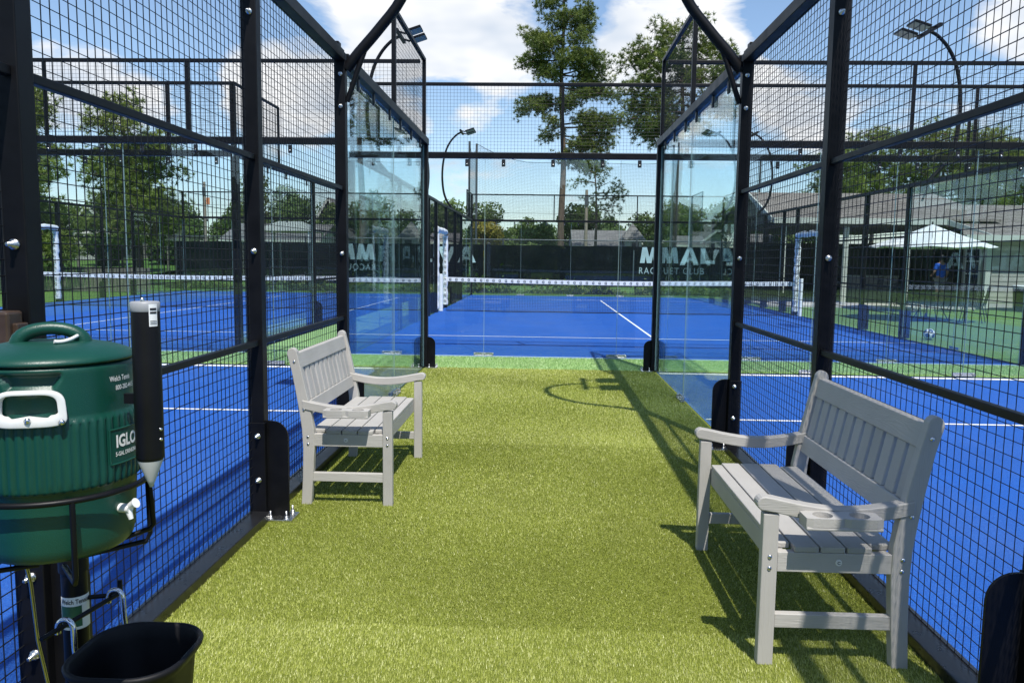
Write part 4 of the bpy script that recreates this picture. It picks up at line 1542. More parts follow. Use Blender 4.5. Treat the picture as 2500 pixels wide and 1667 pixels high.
def pine(label, loc, H, limbs, seed, r0=.27, lean=(0, 0), per=58, nn=18, ln=.27, wd=.040, clump=.66, name='pine_tree', mat='needle', group=None, tmin=.34, dens=3.1):
    rg = np.random.default_rng(seed)
    root = local_thing(name, label, 'tree', loc, 0, group)
    n = 26

    def ctr(z):
        t = z / H
        return (lean[0] * t + .10 * math.sin(z * .55 + seed), lean[1] * t + .10 * math.cos(z * .4 + seed), z)
    tr = MB().tube([ctr(H * .97 * i / n) for i in range(n + 1)], [max(.03, r0 * (1 - .82 * (i / n) ** 1.1) * (1.25 if i == 0 else 1)) for i in range(n + 1)], 10)
    cs, rs = [], []
    for z0, dx, dy, dz in limbs:
        p0 = np.array(ctr(min(z0, H * .96)))
        p3 = p0 + np.array([dx, dy, dz])
        mid = p0 + np.array([dx * .5, dy * .5, dz * .35 - .06 * abs(dx)]) + rg.normal(scale=.12, size=3)
        L = math.sqrt(dx * dx + dy * dy + dz * dz)
        pts = []
        for i in range(7):
            t = i / 6
            pts.append(tuple((1 - t) ** 2 * p0 + 2 * t * (1 - t) * mid + t * t * p3))
        rb = min(.09, .022 + .016 * L)
        tr.tube(pts, [rb * (1 - .75 * i / 6) for i in range(7)], 6, cap=False)
        k = max(3, int(L * dens))
        for i in range(k):
            t = tmin + (1 - tmin) * (i + rg.uniform(.1, .9)) / k
            c = (1 - t) ** 2 * p0 + 2 * t * (1 - t) * mid + t * t * p3
            off = rg.normal(scale=.24 + .09 * L * (1 - abs(t - .75)), size=3) * np.array([1, 1, .45])
            c2 = c + off
            tr.tube([tuple(c), tuple(c * .4 + c2 * .6 + np.array([0, 0, -.03])), tuple(c2)], [.016, .012, .007], 4, cap=False)
            cs.append(c2 + np.array([0, 0, .10]))
            rs.append(clump * rg.uniform(.7, 1.2))
    tr.build('trunk', M['bark'], root)
    V, K = needle_cloud(rg, cs, rs, per, nn, ln, wd)
    link('crown', np_mesh('crown', V, np.arange(len(V)).reshape(-1, 3), M[mat], K), root)
    return root


def rand_limbs(seed, z0, z1, n, w, droop=0.0):
    rg = random.Random(seed)
    out = []
    for i in range(n):
        t = (i + rg.random()) / n
        z = z0 + (z1 - z0) * t
        a = i * 2.4 + rg.uniform(-.4, .4)
        L = w(t) * rg.uniform(.65, 1.1)
        out.append((z, L * math.cos(a), L * math.sin(a), L * rg.uniform(-.05, .32) - droop * (1 - t)))
    return out


# the tall pine over the centre of the picture (trunk x about 1.4)
mainl = [(23.0, -1.2, .3, .8), (23.2, 1.2, -.2, .7), (22.2, -2.0, -.4, .6), (21.8, 2.2, .4, .6), (21.4, .4, -1.8, .6), (21.0, -.6, 1.8, .6),
         (20.6, -2.4, .3, .4), (20.2, 2.5, -.5, .5), (19.4, 2.5, .6, .2), (19.2, .6, -2.0, .3), (19.0, -1.5, -.6, .6), (18.4, 2.3, -.3, -.5),
         (18.0, -3.1, .2, -.4), (17.6, -2.6, -.9, -.7), (17.3, 1.0, -2.0, .2), (16.9, -3.4, -.4, -.6), (16.6, 2.4, .3, .1), (16.3, -1.6, -1.8, .2),
         (15.9, .9, -2.2, .4), (15.5, 3.6, -.6, .7), (15.2, 4.2, .5, .2), (15.0, 3.3, .8, -.3), (15.0, -2.3, .5, .0), (14.7, 4.2, -.5, -.9), (14.8, -1.4, -1.2, .4),
         (13.7, -3.0, .2, -.4), (13.4, -3.5, -.4, -.9), (13.2, 1.0, -.8, .3), (12.6, 1.6, -1.0, .4), (12.2, 3.8, .2, .5), (12.0, -1.3, -.7, .2),
         (11.5, 4.5, -.4, .6), (11.2, 3.4, .7, .2), (11.0, -1.9, .5, -.4), (10.7, 4.0, -.7, -.4), (10.3, 3.4, .2, -1.0),
         (9.9, 3.7, -.3, -1.7), (9.7, -1.0, .3, -.3), (9.4, .9, -.6, -.4)]
_r = random.Random(2)
mainl = [(a + _r.uniform(-.5, .5), b * _r.uniform(.68, .92), c * .9, d * .9 + _r.uniform(-.25, .45)) for a, b, c, d in mainl]
pine('tallest pine with bare lower trunk, standing in the centre behind the fence', (1.55, 62, 0), 24.6, mainl, 3, .30, (-.35, 0), clump=.70, tmin=.42, dens=4.2)
rl = [(14.6, -1.6, .2, .9), (14.8, .6, -.8, 1.0), (14.3, 1.9, .2, .7), (13.9, -2.9, -.5, .5), (13.7, 2.8, -.6, .2), (13.3, -3.6, .5, .2), (13.1, -1.2, -1.8, .3), (13.0, .8, 1.8, .2),
      (12.7, 3.2, .6, -.2), (12.4, -3.4, -.8, -.5), (12.3, 1.2, -2.0, .0), (11.8, -2.6, .6, -.5), (11.6, 2.6, -.4, -.3), (11.2, -1.8, -1.0, -.6), (11.0, 3.1, .8, -.3),
      (10.6, -3.0, .2, .1), (10.3, -3.4, -.6, -.2), (10.0, -2.2, -1.2, -.4), (9.8, -2.8, .7, -.6), (9.6, 1.6, -.5, -.2), (9.3, -1.9, -.2, -.7)]
rl = [(a, b * .94, c * .95, d * .95) for a, b, c, d in rl]
pine('broad pine with open crown behind the right corner post', (8.35, 50, 0), 16.2, rl, 9, .27, (.1, 0), clump=.74, tmin=.40, dens=3.0)
pine('small pine with thin layered crown right of the tall pine trunk', (3.75, 55, 0), 8.7,
     [(8.2, -.2, .1, .3), (7.7, .7, .2, .4), (7.4, -1.0, -.2, .2), (6.7, -1.5, .2, .1), (6.4, 1.0, -.4, .4), (6.0, 2.1, .2, .3), (5.6, 1.9, -.4, .2), (5.5, -.8, .4, .0), (5.2, 1.9, .5, -.1), (4.9, 1.3, -.5, -.2), (4.7, -1.0, .1, -.2), (4.2, 1.5, .1, -.2), (4.0, -1.1, .3, .1)], 5, .13, (-.3, 0), clump=.44, per=56, ln=.20, wd=.034, mat='leafl')
pine('bushy pine standing on the lawn at left behind the near mesh', (-19.7, 38, 0), 9.0,
     [(8.4, -.3, .1, .4), (8.3, .5, -.2, .3), (7.7, -1.5, .2, .2), (7.5, .9, -.5, .2), (7.2, -.7, -.9, .2), (6.9, 1.6, .2, .1), (6.5, 2.3, -.4, .1), (6.3, -.9, .5, .0)] +
     rand_limbs(4, 2.2, 6.3, 30, lambda t: 2.1 - .7 * t), 6, .24, (-.5, 0), clump=.74, per=50, ln=.25, mat='needle2')
pine('dense pine cut by the near left post', (-19.9, 30, 0), 8.2, rand_limbs(14, 1.0, 7.6, 36, lambda t: 1.9 - 1.3 * t), 16, .2, (0, 0), clump=.66, per=50, ln=.25, mat='needle2')
for i, (x, y, h, sd, cw, lab) in enumerate((
        (20.2, 56, 9.3, 21, 2.0, 'left most of the pines above the club house roof'),
        (23.6, 58, 10.9, 22, 2.7, 'dark full pine above the club house roof ridge'),
        (27.6, 57, 10.9, 23, 2.6, 'pine with open branches above the middle of the club house roof'),
        (31.0, 58, 11.0, 24, 2.2, 'pine with bare trunk right of the open pine, over the club house'),
        (34.2, 60, 10.6, 25, 2.4, 'right most pine over the low club house wing'))):
    pine(lab, (x, y, 0), h, rand_limbs(sd, h * .45, h * .97, 26, lambda t: cw * (.75 + .5 * math.sin(math.pi * t)) * (1 - .3 * t)), sd, .20, (.3, 0), clump=.62, per=46, ln=.27, mat='needle2', group='pines behind the club house')


def leaf_mesh(name, seed, rx, ry, rz, mat, n=5200, size=.24, lobes=16, zc=None):
    rg = np.random.default_rng(seed)
    d = rg.normal(size=(lobes, 3))
    d /= np.linalg.norm(d, axis=1)[:, None]
    cen = d * np.array([rx, ry, rz]) * rg.uniform(.35, .78, lobes)[:, None]
    cen[:, 2] = np.abs(cen[:, 2]) * np.sign(d[:, 2]) + (zc if zc is not None else rz)
    rad = rg.uniform(.28, .46, lobes) * min(rx, rz) * 1.05
    w = rad ** 2
    pick = rg.choice(lobes, n, p=w / w.sum())
    dd = rg.normal(size=(n, 3))
    dd /= np.linalg.norm(dd, axis=1)[:, None]
    p = cen[pick] + dd * (rad[pick] * rg.uniform(.55, 1.08, n) ** .7)[:, None]
    nrm = dd + rg.normal(scale=.7, size=(n, 3))
    nrm /= np.linalg.norm(nrm, axis=1)[:, None]
    a = np.cross(nrm, rg.normal(size=(n, 3)))
    a /= np.linalg.norm(a, axis=1)[:, None]
    b = np.cross(nrm, a)
    s = (size * rg.uniform(.6, 1.3, n))[:, None]
    q = np.stack([p - a * s * .5, p + b * s * .28, p + a * s * .5, p - b * s * .28], 1).reshape(-1, 3)
    k = np.clip(rg.normal(.42, .2, n) + .18 * dd[:, 2], 0, 1)
    return np_mesh(name, q, np.arange(len(q)).reshape(-1, 4), mat, k)


def broad_tree(label, loc, rx, rz, seed, mat, size=.24, n=5200, trunk=True, stem=.9, group=None, name='broadleaf_tree'):
    root = local_thing(name, label, 'tree' if 'bush' not in name else 'bush', loc, seed * 1.3, group)
    link('crown', leaf_mesh('crown', seed, rx, rx * .9, rz, mat, n, size, zc=rz + stem), root)
    tr = MB().tube([(0, 0, 0), (.06, .03, stem), (.0, .08, stem + rz)], [.16, .12, .05], 8)
    rg = random.Random(seed)
    for k in range(6):
        a = k * 1.05 + rg.random()
        tr.tube([(.05, .04, stem + .2), (rx * .35 * math.cos(a), rx * .35 * math.sin(a), stem + rz * .8), (rx * .6 * math.cos(a), rx * .6 * math.sin(a), stem + rz * 1.25)], [.07, .05, .02], 5, cap=False)
    tr.build('trunk', M['bark'], root)
    return root


TREES = [(-12.4, 70, 3.2, 3.4, 31, 'leaf', 'dark round tree behind the glass left of the far gate frame'),
         (-7.9, 66, 2.6, 3.1, 32, 'leaf', 'dark green tree above the far end of the left gate frame'),
         (-10.3, 74, 2.8, 3.4, 42, 'leaf', 'tall dark tree half hidden by the left corner post'),
         (-5.2, 72, 2.7, 2.9, 33, 'leaf', 'dark leafy tree left of the yellow tree'),
         (-1.6, 80, 2.9, 2.5, 34, 'leafl', 'pale green tree beyond the middle of the windscreen'),
         (1.0, 84, 3.2, 2.7, 43, 'leaf', 'low far tree right behind the tall pine trunk'),
         (-.2, 70, 2.4, 1.9, 44, 'leafl', 'low light green tree just left of the tall pine trunk'),
         (3.2, 68, 2.3, 3.0, 35, 'leaf', 'dark tree just right of the tall pine trunk'),
         (5.2, 66, 2.0, 2.2, 45, 'leaf', 'dark tree above the grey house roof'),
         (9.0, 64, 2.7, 3.1, 36, 'leaf', 'big dark tree beside the little roof turret'),
         (7.0, 85, 2.2, 3.1, 46, 'leaf', 'far tree between the turret and the small pine'),
         (11.8, 66, 2.4, 3.4, 37, 'leaf', 'dark tree seen through the right glass panes'),
         (16.6, 70, 3.0, 3.0, 38, 'leafl', 'light green tree behind the right lamp post fence'),
         (19.5, 62, 2.6, 2.6, 47, 'leaf', 'tree at the left end of the club house roof'),
         (-17.8, 72, 3.0, 3.2, 39, 'leaf', 'dark tree above the house behind the left glass'),
         (-22.0, 60, 2.8, 3.6, 40, 'leafl', 'yellowish green tree behind the grey shade canopy'),
         (-19.0, 57, 2.2, 3.0, 48, 'leaf', 'dark spreading tree at the right edge of the grey canopy'),
         (-27.5, 70, 3.2, 2.6, 41, 'leafl', 'bright green tree right of the sign on the far pole'),
         (-32.5, 70, 3.0, 2.8, 49, 'leaf', 'tree behind the bushy left pine'),
         (-38.0, 64, 3.2, 2.9, 50, 'leaf', 'tree between the two left pines'),
         (-44.0, 66, 3.4, 3.4, 51, 'leaf', 'tree at the far left behind the near post'),
         (-33.5, 48, 2.2, 2.0, 52, 'leafl', 'low tree before the grey gabled house'),
         (-28.0, 50, 2.2, 1.7, 53, 'leafl', 'low light tree above the tan canopy'),
         (-24.5, 52, 1.9, 1.9, 54, 'leaf', 'low dark tree right of the tan canopy'),
         (-15.2, 58, 2.0, 2.3, 55, 'leafl', 'light tree right of the grey canopy posts')]
for x, y, rx, rz, sd, mt, lab in TREES:
    broad_tree(lab, (x, y, 0), rx, rz, sd, M[mt], .30, 5600, stem=.7, group='broadleaf trees beyond the fence')
broad_tree('small yellow leaved tree above the windscreen', (-4.15, 58, 0), 1.35, 1.45, 61, M['leafy'], .24, 2600, stem=1.5)
for x, y, rx, rz, sd, mt, lab in ((-5.6, 52, 2.2, 1.3, 62, 'leafl', 'low hedge bush left of the yellow tree'), (-1.9, 54, 2.3, 1.3, 63, 'leafl', 'low pale hedge bush right of the yellow tree'),
                                  (8.4, 54, 1.5, 1.5, 64, 'leafl', 'light bush in front of the big dark tree by the turret')):
    broad_tree(lab, (x, y, 0), rx, rz, sd, M[mt], .22, 3000, stem=.25, name='garden_bush')
# ivy along the foot of the fence
rg = np.random.default_rng(5)
n = 9000
cx_ = rg.uniform(-16, 9.8, 90)
cw_ = rg.uniform(.05, .28, 90)
pk = rg.integers(0, 90, n)
p = np.stack([cx_[pk] + rg.normal(scale=.28, size=n), 34.2 + rg.normal(scale=.12, size=n), np.abs(rg.normal(scale=1, size=n)) * cw_[pk] + .02], 1)
a = rg.normal(size=(n, 3)); a /= np.linalg.norm(a, axis=1)[:, None]
b = np.cross(a, rg.normal(size=(n, 3))); b /= np.linalg.norm(b, axis=1)[:, None]
s = rg.uniform(.05, .12, n)[:, None]
q = np.stack([p - a * s, p + b * s * .6, p + a * s, p - b * s * .6], 1).reshape(-1, 3)
iv = link('ivy', np_mesh('ivy', q, np.arange(len(q)).reshape(-1, 4), M['leafl'], rg.uniform(0, 1, n)), kind='stuff')
iv['label'] = 'straggling ivy and weeds along the foot of the windscreen'
iv['category'] = 'ivy'


# ================================================================== houses beyond
def gable_house(label, x0, x1, y0, y1, zw, zr, axis='x', wall='housewall', roof='roof2', wins=(), chimney=None, ov=.35):
    root = thing('house', label, 'house', ((x0 + x1) / 2, (y0 + y1) / 2, 0))
    wl = MB().box(x0, x1, y0, y1, 0, zw)
    if axis == 'x':
        ym = (y0 + y1) / 2
        wl.add([(x0, y0, zw), (x0, y1, zw), (x0, ym, zr - .05), (x1, y0, zw), (x1, y1, zw), (x1, ym, zr - .05)], [(0, 1, 2), (5, 4, 3)])
        A = [(x0 - ov, y0 - ov, zw - .12), (x1 + ov, y0 - ov, zw - .12), (x1 + ov, ym, zr), (x0 - ov, ym, zr)]
        B = [(x0 - ov, y1 + ov, zw - .12), (x1 + ov, y1 + ov, zw - .12), (x1 + ov, ym, zr), (x0 - ov, ym, zr)]
    else:
        xm = (x0 + x1) / 2
        wl.add([(x0, y0, zw), (x1, y0, zw), (xm, y0, zr - .05), (x0, y1, zw), (x1, y1, zw), (xm, y1, zr - .05)], [(0, 1, 2), (5, 4, 3)])
        A = [(x0 - ov, y0 - ov, zw - .12), (x0 - ov, y1 + ov, zw - .12), (xm, y1 + ov, zr), (xm, y0 - ov, zr)]
        B = [(x1 + ov, y0 - ov, zw - .12), (x1 + ov, y1 + ov, zw - .12), (xm, y1 + ov, zr), (xm, y0 - ov, zr)]
    wl.build('wall', M[wall], root)
    for S_ in (A, B):
        T = [(a, b, c + .10) for a, b, c in S_]
        rf = MB().add(S_ + T, [(3, 2, 1, 0), (4, 5, 6, 7), (0, 1, 5, 4), (1, 2, 6, 5), (2, 3, 7, 6), (3, 0, 4, 7)]).build('roof_slope', M[roof], root)
    if axis == 'y':
        xm = (x0 + x1) / 2
        for xa in (x0 - ov, x1 + ov):
            MB().bar((xa, y0 - ov - .03, zw - .10), (xm, y0 - ov - .03, zr + .02), .05, .16).build('rake_trim', M['trim'], root)
    else:
        MB().box(x0 - ov, x1 + ov, y0 - ov - .05, y0 - ov, zw - .16, zw - .03).build('fascia', M['trim'], root)
    for wx, wz, ww, wh in wins:
        fr = MB().box(wx - ww / 2, wx + ww / 2, y0 - .06, y0 - .003, wz, wz + wh).build('window', M['trim'], root)
        MB().box(wx - ww / 2 + .08, wx + ww / 2 - .08, y0 - .065, y0 - .058, wz + .08, wz + wh / 2 - .03).build('pane', M['pane'], fr)
        MB().box(wx - ww / 2 + .08, wx + ww / 2 - .08, y0 - .065, y0 - .058, wz + wh / 2 + .03, wz + wh - .08).build('pane', M['pane'], fr)
    if chimney:
        cx, cy, cz = chimney
        MB().box(cx - .4, cx + .4, cy - .3, cy + .3, zw, cz).box(cx - .46, cx + .46, cy - .36, cy + .36, cz + .001, cz + .12).build('chimney', M['brick_w'], root)
    return root


h = gable_house('low grey roofed house with a small turret roof, right of the tall pine', 2.5, 6.0, 58, 64, 2.5, 3.62, 'x', wins=((4.2, 1.0, .9, 1.1),))
tw = MB().box(5.95, 7.15, 57.6, 58.8, 0, 2.95).build('turret', M['housewall'], h)
MB().add([(5.65, 57.3, 2.94), (7.45, 57.3, 2.94), (7.45, 59.1, 2.94), (5.65, 59.1, 2.94), (6.55, 58.2, 4.15)], [(0, 1, 4), (1, 2, 4), (2, 3, 4), (3, 0, 4), (3, 2, 1, 0)]).build('turret_roof', M['roof2'], tw)
MB().box(6.45, 6.95, 57.53, 57.58, 2.2, 2.75).build('window', M['pane'], tw)
gable_house('gabled house with white window, seen through the right glass', 12.1, 13.9, 60, 66, 2.9, 3.75, 'y', wins=((12.6, 1.6, .8, 1.3),))
gable_house('wide grey roofed house behind the gabled one at right', 13.4, 19.0, 63, 70, 2.9, 4.6, 'x', wins=((15, 1.2, 1, 1.2),))
gable_house('brown roofed house with brick chimney seen through the left glass', -18.5, -13.9, 60, 67, 2.7, 4.15, 'x', wins=((-15.0, 1.2, 1.0, 1.2), (-16.6, 1.2, 1.0, 1.2)), chimney=(-13.7, 63.5, 5.1))
gable_house('grey gabled house far left behind the low trees', -33.2, -30.6, 55, 62, 3.2, 4.75, 'y', wins=((-32, 1.5, .8, 1.2),))
gable_house('white house behind the grey shade canopy', -21.0, -14.9, 52, 58, 2.55, 3.6, 'x', 'trim', wins=((-18.4, 1.3, 1.1, 1.2), (-16.4, 1.3, 1.1, 1.2)))
gable_house('dark roofed house above the grey shade canopy', -18.6, -16.0, 64, 70, 3.4, 6.1, 'y', 'darkwall')
gable_house('tan house wall just left of the practice net poles', -6.9, -5.6, 50, 54, 2.5, 3.0, 'x', 'housewall')

# ------------------------------------------------------------------ utility poles
for x, y, hh, lab in ((2.72, 50, 5.8, 'weathered utility pole in front of the small pine'), (-25.8, 60, 7.0, 'utility pole with orange sign at left')):
    u = thing('utility_pole', lab, 'utility pole', (x, y, 0))
    MB().tube([(x, y, 0), (x, y, hh)], [.13, .09], 8).build('pole', M['pole_wood'], u)
    MB().box(x - .12, x + .12, y - .16, y - .09, hh - .95, hh - .40).build('transformer_box', M['galv'], u)
    if x < 0:
        MB().box(x + .2, x + .45, y - .2, y - .16, hh - 1.7, hh - 1.2).build('sign_board', M['sign_or'], u)
        MB().box(x + .1, x + .2, y - .17, y - .10, hh - 1.5, hh - 1.4).build('sign_arm', M['galv'], u)
wr = thing('overhead_wires', 'thin overhead wires crossing behind the far fence', 'wires', (-10, 62, 4))
for z in (4.9, 5.5):
    MB().tube([(-60 + 120 * i / 24, 62, z + .5 * math.cos(i * .26)) for i in range(25)], .014, 4).build('wire', M['galv'], wr)

# ------------------------------------------------------------------ left side: bank, fences, canopies
structure('grass_bank', MB().add([(-70, 37, -.02), (-22, 37, -.02), (-22, 58, 1.15), (-70, 58, 1.15), (-22, 90, 1.15), (-70, 90, 1.15)], [(0, 1, 2, 3), (3, 2, 4, 5)]), M['lawn'])
wf = thing('wooden_fence', 'weathered grey board fence at the far edge of the lawn, left', 'fence', (-36, 58, 1.1))
v = MB()
x = -52.0
rg_ = random.Random(8)
while x < -22.2:
    hgt = 1.15 + rg_.uniform(-.03, .03)
    v.box(x, x + .135, 58, 58.03, 1.1, 1.1 + hgt)
    x += .145
v.build('boards', M['wood'], wf, kind='stuff')
for z in (1.35, 2.0):
    MB().box(-52, -22.2, 58.031, 58.10, z, z + .09).build('rail', M['wood'], wf)
ir = thing('picket_fence', 'black iron picket fence beyond the left side of the far left court', 'fence', (-22, 28.5, 0))
v = MB()
x = -36.0
while x < -15.2:
    v.wire((x, 33.0, .02), (x, 33.0, 1.75), .010)
    x += .115
v.build('pickets', M['iron'], ir, kind='stuff')
for z in (.18, 1.45, 1.68):
    MB().box(-36, -15.2, 32.98, 33.02, z - .018, z + .018).build('rail', M['iron'], ir)
x = -36.0
while x < -15:
    MB().box(x - .035, x + .035, 32.965, 33.035, 0, 1.85).build('post', M['iron'], ir)
    x += 2.6
lf = thing('timber_wall', 'low weathered brown timber wall beyond the far left court', 'wall', (-20, 31.4, 0))
v = MB()
x = -30.0
while x < -15.3:
    v.box(x, x + .10, 30.4, 30.43, .0, .95 + rg_.uniform(-.02, .02))
    x += .135
v.build('boards', M['wood'], lf, kind='stuff')


def hip_canopy(label, x0, x1, y0, y1, z0, z1, mat, post, inset, pr=.05):
    root = thing('shade_canopy', label, 'canopy', ((x0 + x1) / 2, (y0 + y1) / 2, 0))
    xa, xb = x0 + inset, x1 - inset
    ym = (y0 + y1) / 2
    V = [(x0, y0, z0), (x1, y0, z0), (x1, y1, z0), (x0, y1, z0), (xa, ym, z1), (xb, ym, z1)]
    F = [(0, 1, 5, 4), (1, 2, 5), (2, 3, 4, 5), (3, 0, 4)]
    V2 = V + [(a, b, c - .04) for a, b, c in V]
    F2 = F + [tuple(i + 6 for i in f_[::-1]) for f_ in F] + [(0, 6, 7, 1), (1, 7, 8, 2), (2, 8, 9, 3), (3, 9, 6, 0)]
    rf = MB().add(V2, F2).build('canopy_top', M[mat], root)
    for a in (x0 + .12, x1 - .12):
        for b in (y0 + .12, y1 - .12):
            MB().tube([(a, b, 0), (a, b, z0 + .02)], pr, 8).build('post', M[post], root)
    return root


hip_canopy('grey hipped shade canopy on white posts left of the left lamp post', -14.4, -11.55, 39.2, 42.0, 2.74, 3.25, 'canvas2', 'white_pl', .8)
hip_canopy('tan shade canopy on brown posts in front of the left pine', -26.2, -22.4, 43.5, 47, 2.60, 3.05, 'tan', 'wood', 1.7)

# ================================================================== club house
club = thing('club_house', 'low club house with brown shingle roof and shaded patio at right', 'building', (15, 30, 0))


def slab(pts, th, name, mat, parent=None):
    T = [(a, b, c + th) for a, b, c in pts]
    n_ = len(pts)
    F = [tuple(range(n_))[::-1], tuple(range(n_, 2 * n_))] + [(i, (i + 1) % n_, n_ + (i + 1) % n_, n_ + i) for i in range(n_)]
    return MB().add(list(pts) + T, F).build(name, M[mat], parent or club)


slab([(7.9, 27.6, 2.93), (15.6, 27.6, 2.93), (15.6, 32.5, 4.18), (8.3, 32.5, 4.18)], .07, 'roof_slope', 'roof')
slab([(8.3, 32.52, 4.18), (15.6, 32.52, 4.18), (15.6, 37.4, 2.93), (7.9, 37.4, 2.93)], .07, 'roof_slope', 'roof')
slab([(13.5, 26.0, 2.36), (26, 26.0, 2.36), (26, 31.0, 3.66), (15.62, 31.0, 3.66)], .07, 'roof_slope', 'roof')
slab([(15.62, 31.02, 3.66), (26, 31.02, 3.66), (26, 36.0, 2.36), (15.62, 36.0, 2.36)], .07, 'roof_slope', 'roof')
MB().box(7.9, 13.7, 27.50, 27.585, 2.80, 2.995).build('fascia', M['trim'], club)
MB().bar((13.72, 27.54, 2.90), (14.35, 25.97, 2.36), .05, .17).build('fascia', M['trim'], club)
MB().box(13.55, 26, 25.90, 25.985, 2.24, 2.42).build('fascia', M['trim'], club)
MB().bar((7.86, 27.6, 2.92), (8.26, 32.5, 4.17), .06, .18).build('rake_trim', M['trim'], club)
MB().add([(8.4, 27.8, 2.9), (8.4, 37.2, 2.9), (8.5, 32.5, 4.12)], [(0, 1, 2), (2, 1, 0)]).build('gable_wall', M['siding'], club)
MB().box(8.0, 14.4, 27.62, 36.8, 2.74, 2.795).box(14.4005, 17.55, 28.15, 36.8, 2.30, 2.345).build('patio_ceiling', M['soffit'], club)
for x in (8.35, 10.48, 12.6):
    MB().box(x - .07, x + .07, 27.75, 27.89, .05, 2.74).build('porch_post', M['trim'], club)
MB().box(8.0, 17.55, 33.9, 34.1, .05, 2.28).build('back_wall', M['darkwall'], club)
for x in (9.4, 11.6, 13.4):
    MB().box(x - .06, x + .06, 33.6, 33.72, .05, 2.74).build('inner_post', M['darkwall'], club)
# wing with lap siding boards
MB().box(14.62, 25.9, 26.50, 28.10, .05, 2.40).build('wing_core', M['siding'], club)
MB().box(17.6, 25.9, 28.102, 35.8, .05, 2.40).build('wing_core', M['darkwall'], club)
nb = 13
for i in range(nb):
    z = .08 + i * .172
    pr = [(26.498, z), (26.468, z), (26.484, z + .176), (26.498, z + .176)]
    MB().prism(pr, lambda a, b, t: (t, a, b), 14.70, 25.9).build('siding_board', M['siding'], club)
MB().box(14.50, 14.698, 26.42, 26.60, .05, 2.36).build('corner_board', M['trim'], club)
dr = MB().box(14.56, 14.615, 26.85, 27.85, .05, 2.12).build('door', M['trim'], club)
for k in range(2):
    for j in range(4):
        MB().box(14.545, 14.557, 26.97 + k * .40, 27.33 + k * .40, .35 + j * .42, .72 + j * .42).build('pane', M['pane'], dr)
sl_ = MB().box(16.35, 16.45, 26.38, 26.465, 2.05, 2.15).build('security_light', M['white_pl'], club)
MB().tube([(16.40, 26.38, 2.10), (16.44, 26.28, 2.02)], [.05, .075], 10).build('lamp', M['white_pl'], sl_)
MB().tube([(16.36, 26.38, 2.10), (16.30, 26.29, 2.00)], [.05, .075], 10).build('lamp', M['white_pl'], sl_)

cabinet = thing('chest_freezer', 'pale grey chest cabinet standing at the back of the patio', 'cabinet', (13.2, 32, .05))
MB().box(12.2, 14.0, 31.6, 32.4, .07, .92).build('cabinet_body', M['siding'], cabinet, .02)
MB().box(12.17, 14.03, 31.57, 32.43, .925, 1.0).build('cabinet_lid', M['trim'], cabinet, .02)
MB().box(12.25, 13.95, 31.65, 32.35, .05, .07).build('plinth', M['darkwall'], cabinet)


# umbrellas
def umbrella(label, x, y, half, zt, ze, n=8, tiltx=0.0):
    root = local_thing('market_umbrella', label, 'umbrella', (x, y, 0), .35)
    V = [(0, 0, zt)]
    m = 6
    F = []
    rows_ = []
    for k in range(n):
        a = 2 * math.pi * k / n
        for j in range(1, m + 1):
            t = j / m
            V.append((half * t * math.cos(a), half * t * math.sin(a), zt - (zt - ze) * t ** .92 + tiltx * math.cos(a) * t))
        am = a + math.pi / n
        for j in range(1, m + 1):
            t = j / m
            rr_ = half * t * math.cos(math.pi / n) * .985
            V.append((rr_ * math.cos(am), rr_ * math.sin(am), zt - (zt - ze) * t ** .92 - .035 * math.sin(math.pi * t * .5) + tiltx * math.cos(am) * t))
    tot = 2 * n

    def idx(s_, j):
        return 1 + (s_ % tot) * m + (j - 1)
    for s_ in range(tot):
        F.append((0, idx(s_, 1), idx(s_ + 1, 1)))
        for j in range(1, m):
            F.append((idx(s_, j), idx(s_, j + 1), idx(s_ + 1, j + 1), idx(s_ + 1, j)))
    V2 = V + [(a, b, c - .012) for a, b, c in V]
    L = len(V)
    F2 = F + [tuple(i + L for i in f_[::-1]) for f_ in F]
    for s_ in range(tot):
        F2.append((idx(s_, m), idx(s_, m) + L, idx(s_ + 1, m) + L, idx(s_ + 1, m)))
    cp = MB().add(V2, F2).build('canopy', M['canvas'], root)
    MB().tube([(0, 0, .03), (0, 0, zt + .06)], .022, 10).build('pole', M['iron'], root)
    for k in range(n):
        a = 2 * math.pi * k / n
        rb = MB().tube([(.03 * math.cos(a), .03 * math.sin(a), zt - .04), (half * .97 * math.cos(a), half * .97 * math.sin(a), ze + .0 + tiltx * math.cos(a))], .009, 5).build('rib', M['iron'], root)
        MB().tube([(.03 * math.cos(a), .03 * math.sin(a), zt - .75), (half * .5 * math.cos(a), half * .5 * math.sin(a), zt - (zt - ze) * .53 - .03)], .007, 5).build('strut', M['iron'], rb)
    MB().lathe([(0, .10), (.05, .10), (.24, .05), (.26, .0), (0, 0)], 20, (0, 0, 0)).build('base', M['iron'], root)
    return root


umbrella('big white market umbrella over the patio table at right', 10.10, 21.0, 1.50, 2.50, 1.92)
umbrella('second white umbrella half hidden behind the big one at right', 11.55, 25.0, 1.35, 2.35, 2.0)


def table(label, x, y, r_=.55):
    root = local_thing('patio_table', label, 'table', (x, y, 0))
    MB().lathe([(0, .715), (r_, .715), (r_ + .012, .705), (r_, .695), (0, .695)], 28).build('table_top', M['iron'], root)
    for k in range(4):
        a = math.pi / 4 + k * math.pi / 2
        MB().tube([(r_ * .75 * math.cos(a), r_ * .75 * math.sin(a), .69), (r_ * .45 * math.cos(a), r_ * .45 * math.sin(a), .36), (r_ * .8 * math.cos(a), r_ * .8 * math.sin(a), .01)], .014, 6).build('leg', M['iron'], root)
    return root


